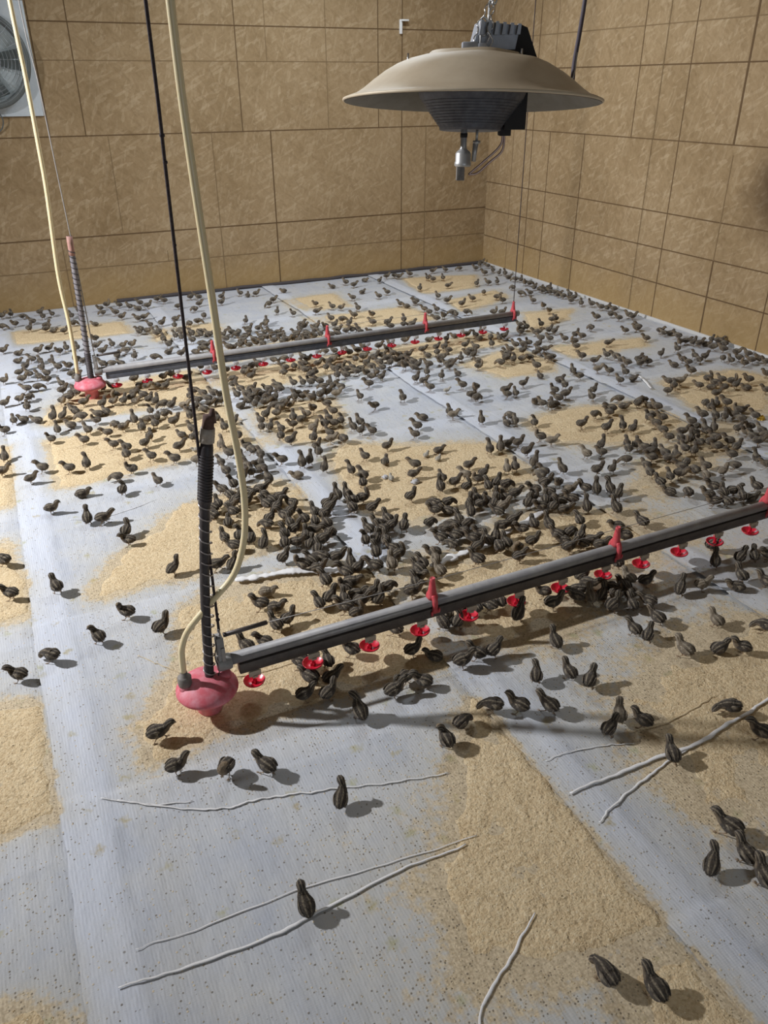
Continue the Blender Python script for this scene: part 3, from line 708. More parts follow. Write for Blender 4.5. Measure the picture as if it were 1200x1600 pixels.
bm = B(); box(bm, sd*.112+hd*.02+Vector((0, 0, -.017)), (.055, .09, .09), rot=rz, bev=.003); box(bm, sd*.090+hd*.01+Vector((0, 0, -.066)), (.030, .04, .022), rot=rz, bev=.002)
flat(link('valve_box', bm, M_DARK, lamp_root))
# ribbed cast housing on top
bm = B()
def prism(bm, sec, y0, y1, mi=0):   # section in (side, z), extruded in depth
    a = [bm.verts.new(sd*x + hd*y0 + Vector((0, 0, z))) for x, z in sec]; b = [bm.verts.new(sd*x + hd*y1 + Vector((0, 0, z))) for x, z in sec]
    n = len(sec); fs = [bm.faces.new(a[::-1]), bm.faces.new(b)]
    for i in range(n): fs.append(bm.faces.new((a[i], a[(i+1) % n], b[(i+1) % n], b[i])))
    for f in fs: f.material_index = mi
a = [(.016, .180), (.116, .170), (.134, .160), (.176, .070), (.172, .035), (-.010, .035), (-.006, .095)]
prism(bm, a, .03, .16)
for k in range(6):
    x = .018 + k*.0185; prism(bm, [(x, .182-.0011*k*1.6), (x+.007, .1815-.0011*k*1.6), (x+.005, .150), (x-.004, .150)], .012, .032)
bmesh.ops.recalc_face_normals(bm, faces=bm.faces)
hs = flat(link('cast_housing', bm, M_CAST, lamp_root, smooth=False))
bm = B(); prism(bm, [(.118, .172), (.135, .165), (.176, .074), (.10, .074)], .026, .034); prism(bm, [(.05, .118), (.118, .118), (.118, .07), (.06, .07)], .022, .03); bmesh.ops.recalc_face_normals(bm, faces=bm.faces); link('shade_plate', bm, M_DARK, hs, smooth=False)  # dark plates standing in for shade on the housing's right side
bm = B(); box(bm, sd*-.008+hd*.02+Vector((0, 0, .124)), (.040, .03, .022), rot=rz, bev=.003); box(bm, sd*.022+hd*.008+Vector((0, 0, .122)), (.020, .012, .020), rot=rz, bev=.002); flat(link('bracket_block', bm, M_CAST, hs))
for x, z in ((-.165, .094), (.115, .102)):
    bm = B(); tube(bm, [sd*x+hd*-.03+Vector((0, 0, z-.012)), sd*x+hd*-.03+Vector((.001, 0, z+.016))], [.003, .0022], 6); link('clip_pin', bm, M_STEEL, cano)
# chain to the ceiling
bm = B(); ctop = ZC - lc.z; z = .135; k = 0
while z < ctop-.03:
    ax = (sd if k % 2 else hd); pts = []
    for i in range(17):
        an = 2*PI*i/16; cx, cz = math.cos(an), math.sin(an)
        pts.append(sd*(.018+.030*sstep(.13, .25, z)) + hd*.03 + ax*(.0085*cx) + Vector((0, 0, z + .012*cz + (.008 if cz > 0 else -.008))))
    tube(bm, pts, .0023, 6, cap=False); z += .033; k += 1
link('hanging_chain', bm, M_STEELD, lamp_root)
bm = B()
for j, (xo, ph) in enumerate(((.004, 0), (.036, 2.2), (.044, 4.))):
    pts = []
    for i in range(30):
        t = i/29; pts.append(sd*(lerp(xo, .046, sstep(.2, 1, t)) + .004*math.sin(t*26+ph)) + hd*(.010 + .012*t + .004*math.cos(t*26+ph)) + Vector((0, 0, .115+t*.14)))
    tube(bm, pts, .0016, 5)
link('twisted_wire', bm, M_STEEL, lamp_root)
# supply cable: fixed behind the canopy, rises to the ceiling
bm = B(); q = [LP(894, 135, .12)-lc, LP(897, 100, .12)-lc, LP(905, 55, .12)-lc, LP(914, 0, .12)-lc]; e = q[-1]; q += [e + Vector((.014, -.006, .25)), Vector((e.x+.02, e.y-.01, ctop))]
tube(bm, spline(q, 6), .0058, 10); link('supply_cable', bm, M_CABLE, lamp_root)
bm = B(); tube(bm, [LP(893, 130, .11)-lc, LP(899, 108, .11)-lc, LP(902, 82, .11)-lc], .0016, 6); link('cable_clip', bm, M_STEEL, lamp_root)

# ------------------------------------------------------------------ wall fan, clip
fan = empty('wall_fan', (.20, YW, 1.94), 'round exhaust fan in a pale square plate on the left wall', 'fan')
bm = B(); box(bm, (-.01, -.010, .0), (.77, .02, .79), bev=.004); flat(link('mounting_plate', bm, M_PLATE, fan))
def turn(bm): bmesh.ops.rotate(bm, verts=bm.verts, cent=(0, 0, 0), matrix=Matrix.Rotation(PI/2, 3, 'X')); return bm
bm = B(); lathe(bm, [(.300, .0), (.345, .0), (.345, .085), (.338, .095), (.300, .095)], 64, closed=True); link('fan_rim', turn(bm), M_FANRIM, fan)
bm = B(); lathe(bm, [(.0, .024), (.30, .024)], 48); link('shutter', turn(bm), M_FANIN, fan)
bm = B()
for k in range(5):
    a = k*2*PI/5
    c = Vector((math.cos(a), math.sin(a), 0)); s = Vector((-math.sin(a), math.cos(a), 0)); pr = None
    for i in range(7):
        r = lerp(.06, .27, i/6); w = lerp(.035, .075, i/6); A = bm.verts.new(c*r - s*w + Vector((0, 0, .045))); Bv = bm.verts.new(c*r + s*w + Vector((0, 0, .070)))
        if pr: bm.faces.new((pr[0], A, Bv, pr[1]))
        pr = (A, Bv)
r = bmesh.ops.solidify(bm, geom=bm.faces[:], thickness=.003); link('fan_blades', turn(bm), M_FANIN, fan)
bm = B(); lathe(bm, [(.0, .085), (.055, .082), (.062, .07), (.062, .03), (.0, .03)][::-1], 32); link('motor_hub', turn(bm), M_FANRIM, fan)
bm = B()
for k in range(11): torus(bm, (0, 0, .102-.0006*k), .05+.0265*k, .0016, 'z', 56, 5)
for k in range(16):
    a = k*PI/8; tube(bm, [(.04*math.cos(a), .04*math.sin(a), .105), (.33*math.cos(a), .33*math.sin(a), .095)], .0018, 5)
link('wire_guard', turn(bm), M_WIRE, fan)
bm = B(); tube(bm, spline([(.02, -.05, -.30), (.04, -.06, -.36), (.06, -.04, -.42), (.04, -.02, -.48), (-.01, -.012, -.52)], 5), .005, 8); link('power_cord', bm, M_FANRIM, fan)
bm = B(); box(bm, (3.815, YW-.014, 2.225), (.022, .026, .115), bev=.002); box(bm, (3.845, YW-.030, 2.275), (.070, .05, .014), bev=.002)
tag(flat(link('wall_clip', bm, M_WHITE)), 'small white bracket high on the left wall beside the brooder', 'bracket')
bm = B()
g0 = (3.85, 2.945); r0 = ground(*g0)
for k in range(9):
    an = k*.7; x, y = .03*math.cos(an)*(1-.05*k), .02*math.sin(an)
    tube(bm, [(x, y, .002), (x*.4+.01, y*.4, .012+.004*math.sin(k)), (x*-.4, y+.012, .004)], [.006, .010, .005], 6, flatten=.5)
tag(link('yellow_scrap', bm, M_YELLOW, loc=(g0[0], g0[1], r0)), 'small yellow scrap lying on the floor at the right edge', 'scrap')
strand('white torn flap of sheet curling up right of the far drinker end', [(3.70,3.99),(3.735,3.88),(3.69,3.74),(3.635,3.63)], .022, lift=.006, wob=.004, group='frayed strands on the floor')
def fluff(label, x, y, s, m=M_GREYFL):
    bm = B(); rr = random.Random(int(x*1000))
    for k in range(7):
        a = rr.random()*6.28; l = s*rr.uniform(.4, .7)
        tube(bm, [(-l*math.cos(a)*.7, -l*math.sin(a)*.7, s*.10), (rr.uniform(-.2, .2)*s, rr.uniform(-.2, .2)*s, s*.26), (l*math.cos(a)*.7, l*math.sin(a)*.7, s*.10)], [s*.10, s*.20, s*.09], 8)
    return tag(link('feather_clump', bm, m, loc=(x, y, ground(x, y))), label, 'feathers', 'grey feather clumps')
fluff('grey feather clump on the central feed square, left of a chick', 1.53, 3.215, .040)
fluff('pale flat feather clump on the central feed square, below a chick', 1.64, 3.10, .046)

# ------------------------------------------------------------------ quail chicks
def chick_geo(pose='n', hi=True, pale=0, seed=0):
    """one continuous body from tail to beak, plus wings, legs and down; returns verts, faces, colours, face materials"""
    rr = random.Random(seed)
    tail = [(-.0395, .0385, .0015, .002), (-.0355, .0395, .0105, .0080), (-.028, .0415, .0175, .0155), (-.0145, .0430, .0228, .0218), (.000, .0435, .0238, .0232), (.012, .0460, .0205, .0210)]
    heads = {
     'n': [(.0225, .054, .0160, .0168), (.0270, .0615, .0126, .0136), (.0310, .0690, .0124, .0130), (.0370, .0745, .0134, .0128), (.0450, .0745, .0106, .0100), (.0505, .0730, .0054, .0052)],
     's': [(.0225, .056, .0158, .0165), (.0260, .065, .0122, .0130), (.0280, .0730, .0112, .0118), (.0305, .0805, .0130, .0128), (.0380, .0848, .0132, .0118), (.0460, .0838, .0082, .0076), (.0495, .0828, .0046, .0045)],
     'p': [(.026, .0440, .0150, .0155), (.036, .0400, .0112, .0118), (.044, .0330, .0108, .0110), (.0495, .0250, .0114, .0105), (.0535, .0180, .0088, .0080), (.0555, .0135, .0050, .0048)],
     'w': [(.024, .0505, .0158, .0162), (.031, .0575, .0126, .0134), (.038, .0640, .0122, .0126), (.0450, .0685, .0132, .0124), (.0530, .0675, .0104, .0096), (.0580, .0655, .0054, .0052)],
     't': [(.023, .0500, .0160, .0165), (.028, .0570, .0125, .0130), (.032, .0630, .0118, .0120), (.0385, .0670, .0120, .0112), (.0460, .0660, .0092, .0085), (.0505, .0645, .0052, .0050)],
     'b': [(.022, .054, .0150, .0155), (.024, .064, .0115, .0122), (.022, .073, .0110, .0116), (.020, .0800, .0114, .0110), (.019, .0825, .0096, .0090), (.018, .0815, .0052, .0050)]}
    ys = {'b': [.002, .005, .009, .015, .022, .027]}.get(pose, [0]*8)
    if pose in 'nw' and seed % 3 == 1: ys = [0, .001, .003, .007, .012, .015]
    if pose == 's' and seed % 2 == 1: ys = [0, 0, .001, .004, .010, .015, .017]
    ctl = [(x, 0., z, w, h) for x, z, w, h in tail] + [(x, ys[i], z, w, h) for i, (x, z, w, h) in enumerate(heads[pose])]
    if pose == 's':      # body tips up
        a = math.radians(17)
        ctl = [(x*math.cos(a)+(.0 if i > 5 else 0), y, z + (x*math.sin(a)*1.0 if i <= 5 else .004), w, h) for i, (x, y, z, w, h) in enumerate(ctl)]
    if pose == 't': ctl = [(x, y, z-.019, w*1.04, h) for x, y, z, w, h in ctl]
    if pose == 'p':
        ctl = [(x, y, z + (.006 if i < 3 else 0), w, h) for i, (x, y, z, w, h) in enumerate(ctl)]
    sub = 4 if hi else 1; seg = 30 if hi else 9
    C3 = [Vector(c[:3]) for c in ctl]; W = [Vector((c[3], c[4], 0)) for c in ctl]
    cs = spline(C3, sub) if sub > 1 else C3; ws = spline(W, sub) if sub > 1 else W
    n = len(cs); V = []; F = []; Cc = []; FM = []
    dark = Vector((.024, .018, .013)); brown = Vector((.105, .076, .049)); cream = Vector((.46, .38, .26)); buff = Vector((.30, .215, .125)); grey = Vector((.30, .27, .22))
    if pale == 1: dark, brown, cream, buff = Vector((.16, .125, .085)), Vector((.26, .20, .13)), Vector((.55, .47, .35)), Vector((.55, .47, .36))
    if pale == 2: dark, brown, cream, buff = Vector((.40, .36, .29)), Vector((.48, .43, .34)), Vector((.70, .66, .58)), Vector((.70, .66, .58))
    def colour(u, v):
        av = abs(v)
        head = u > .68
        c = dark.lerp(brown, max(0, min(1, .36 + .55*nz(u*34+seed, v*6, 1.) + .45*nz(u*13, v*9, seed))))
        if head:
            c = brown.lerp(dark, .25)
            if .16 < av < .62: c = dark
            if av < .13 and hi: c = c.lerp(cream, .55)
            if .66 < av < .98 and hi: c = c.lerp(cream, .6)
            if 1.0 < av < 1.22: c = dark.lerp(brown, .4)
            if av > 1.3: c = c.lerp(buff, .75)
        else:
            w = .075+.03*nz(u*14, seed, 3.)
            if not hi and (.6 < av < .8 or 1.3 < av < 1.5): c = c.lerp(cream, max(0, min(.6, .25+.8*nz(u*7, v*3, seed+2.))))
            brk = .50+.9*nz(u*26, v*3, seed+5.)
            if abs(av-.38) < w*.8: c = c.lerp(cream, max(0, min(.85, brk+.1)))
            elif abs(av-.90) < w*.65: c = c.lerp(cream, max(0, min(.7, brk)))
            elif abs(av-1.34) < w*.6: c = c.lerp(cream, max(0, min(.5, brk)))
            if av > 1.9: c = c.lerp(buff, min(1, (av-1.9)/.6)*(.9 if u > .3 else .6))
            if u > .5 and av > 1.4: c = c.lerp(buff, .55)
        return c
    prev = Vector((0, 1, 0)); frames = []
    for i in range(n):
        t = (cs[min(i+1, n-1)] - cs[max(i-1, 0)]).normalized()
        s = (prev - t*prev.dot(t)).normalized(); prev = s; u = t.cross(s).normalized(); frames.append((t, s, u))
        for k in range(seg):
            v = 2*PI*k/seg; vv = v if v <= PI else v-2*PI
            j = (1 + (.045*rr.uniform(-1, 1) + .05*nz(i*.9, k*.8, seed) if hi else 0))
            p = cs[i] + s*math.sin(v)*ws[i].x*j + u*math.cos(v)*ws[i].y*j
            V.append(p); Cc.append(colour(i/(n-1), vv))
    for i in range(n-1):
        for k in range(seg):
            F.append((i*seg+k, i*seg+(k+1) % seg, (i+1)*seg+(k+1) % seg, (i+1)*seg+k)); FM.append(0)
    F.append(tuple(range(seg))[::-1]); FM.append(0)
    # beak grows out of the last ring
    t, s, u = frames[-1]; tip = cs[-1] + t*.0085 - u*.0022
    b0 = len(V); m = 8 if hi else 5; last = n-1
    for k in range(m):
        v = 2*PI*k/m; V.append(cs[last] + t*.0005 + s*math.sin(v)*.0036 + u*math.cos(v)*.0034); Cc.append(Vector((.11, .085, .065)))
    V.append(tip); Cc.append(Vector((.16, .13, .10)))
    for k in range(m): F.append((b0+k, b0+(k+1) % m, b0+m)); FM.append(0)
    F.append(tuple(last*seg+k for k in range(seg))); FM.append(0)
    def addtube(pts, rs, sg, col):
        base = len(V); pv = None
        for i, p in enumerate(pts):
            tt = (pts[min(i+1, len(pts)-1)] - pts[max(i-1, 0)]).normalized(); a, b = ring_frame(tt)
            for k in range(sg):
                an = 2*PI*k/sg; V.append(p + a*math.cos(an)*rs[i] + b*math.sin(an)*rs[i]); Cc.append(col)
        for i in range(len(pts)-1):
            for k in range(sg): F.append((base+i*sg+k, base+i*sg+(k+1) % sg, base+(i+1)*sg+(k+1) % sg, base+(i+1)*sg+k)); FM.append(0)
        F.append(tuple(base+k for k in range(sg))[::-1]); FM.append(0); F.append(tuple(base+(len(pts)-1)*sg+k for k in range(sg))); FM.append(0)
    # wings folded along the flanks
    bc = cs[int(n*.34)]; tilt = math.radians(17) if pose == 's' else 0
    wl = 7 if hi else 4; wsg = 10 if hi else 6
    for sg in (-1, 1):
        base = len(V)
        for i in range(wl+1):
            q = i/wl; x = lerp(-.033, .015, q); hh = .0140*math.sin(PI*min(1, q*.80+.10))**.8*(1 if q > .1 else .5); th = .0046*math.sin(PI*(.08+.86*q))
            yy = .0170 + .0050*math.sin(PI*min(1, q*1.05)); zz = .0035*q - .002
            X = bc.x + x*math.cos(tilt) - zz*math.sin(tilt); Z = bc.z + .003 + x*math.sin(tilt) + zz
            for k in range(wsg):
                an = 2*PI*k/wsg; V.append(Vector((X, sg*(yy + th*math.cos(an)), Z + hh*math.sin(an))))
                st = math.sin(an*2.0 + q*3) ; c = dark.lerp(brown, .35+.3*rr.random())
                if abs(math.sin(an)-.45) < .16 and rr.random() < .6: c = c.lerp(cream, .5)
                if q > .2 and q < .9 and abs(math.sin(an)+.35) < .14: c = c.lerp(cream, .25)
                if q > .55 and rr.random() < .22: c = c.lerp(cream, .6)
                Cc.append(c)
        for i in range(wl):
            for k in range(wsg):
                f = (base+i*wsg+k, base+i*wsg+(k+1) % wsg, base+(i+1)*wsg+(k+1) % wsg, base+(i+1)*wsg+k)
                F.append(f if sg > 0 else f[::-1]); FM.append(0)
        F.append(tuple(base+k for k in range(wsg))); FM.append(0); F.append(tuple(base+wl*wsg+k for k in range(wsg))); FM.append(0)
    # legs
    if pose != 't':
        lc_ = Vector((.36, .235, .13))
        for sg in (-1, 1):
            fx = {'w': .022*sg, 'p': .008}.get(pose, .004*sg); y0 = .0105*sg
            hip = Vector((.000, y0, .030)); knee = Vector((-.005+fx*.3, y0*1.1, .0165)); foot = Vector((.002+fx, y0*1.25, .0016))
            addtube([hip, knee.lerp(hip, .35), knee, foot], [.0055, .0036, .0017, .0014], 7 if hi else 4, lc_)
            for a, l in ((-.42, .012), (0, .0145), (.42, .012), (PI, .006)):
                addtube([foot, foot + Vector((math.cos(a)*l, math.sin(a)*l, -.0008))], [.0014, .0006], 5 if hi else 3, lc_)
    # eyes
    if hi:
        i = int(n*.865); t, s, u = frames[i]
        for sg in (-1, 1):
            c = cs[i] + s*sg*ws[i].x*.93 + u*ws[i].y*.22; base = len(V); r = .0017
            for a in range(5):
                for k in range(6):
                    th = PI*a/4; V.append(c + Vector((math.sin(th)*math.cos(k*PI/3), math.sin(th)*math.sin(k*PI/3), math.cos(th)))*r); Cc.append(Vector((.01, .01, .01)))
            for a in range(4):
                for k in range(6): F.append((base+a*6+k, base+a*6+(k+1) % 6, base+(a+1)*6+(k+1) % 6, base+(a+1)*6+k)); FM.append(1)
        # loose down
        for q in range(900):
            i = rr.randrange(2, n-3); k = rr.randrange(seg); v = 2*PI*k/seg
            if i/(n-1) > .80: continue
            t, s, u = frames[i]; nn = (s*math.sin(v)+u*math.cos(v)).normalized(); p = V[i*seg+k]; c = Cc[i*seg+k]
            l = rr.uniform(.0026, .0062); b = (s*math.cos(v) - u*math.sin(v))*.0008
            base = len(V); V += [p+b, p-b, p - t*l + nn*(l*.42)]; Cc += [c, c, c*1.25]; F.append((base, base+1, base+2)); FM.append(0)
    return V, F, Cc, FM
def chick_mesh(name, **kw):
    V, F, Cc, FM = chick_geo(**kw)
    me = bpy.data.meshes.new(name); me.from_pydata([tuple(v) for v in V], [], F)
    at = me.color_attributes.new('Col', 'FLOAT_COLOR', 'POINT')
    at.data.foreach_set('color', [x for c in Cc for x in (c[0], c[1], c[2], 1.0)])
    me.materials.append(M_DOWN); me.materials.append(M_EYE)
    me.polygons.foreach_set('material_index', FM); me.polygons.foreach_set('use_smooth', [True]*len(F)); me.update()
    return me
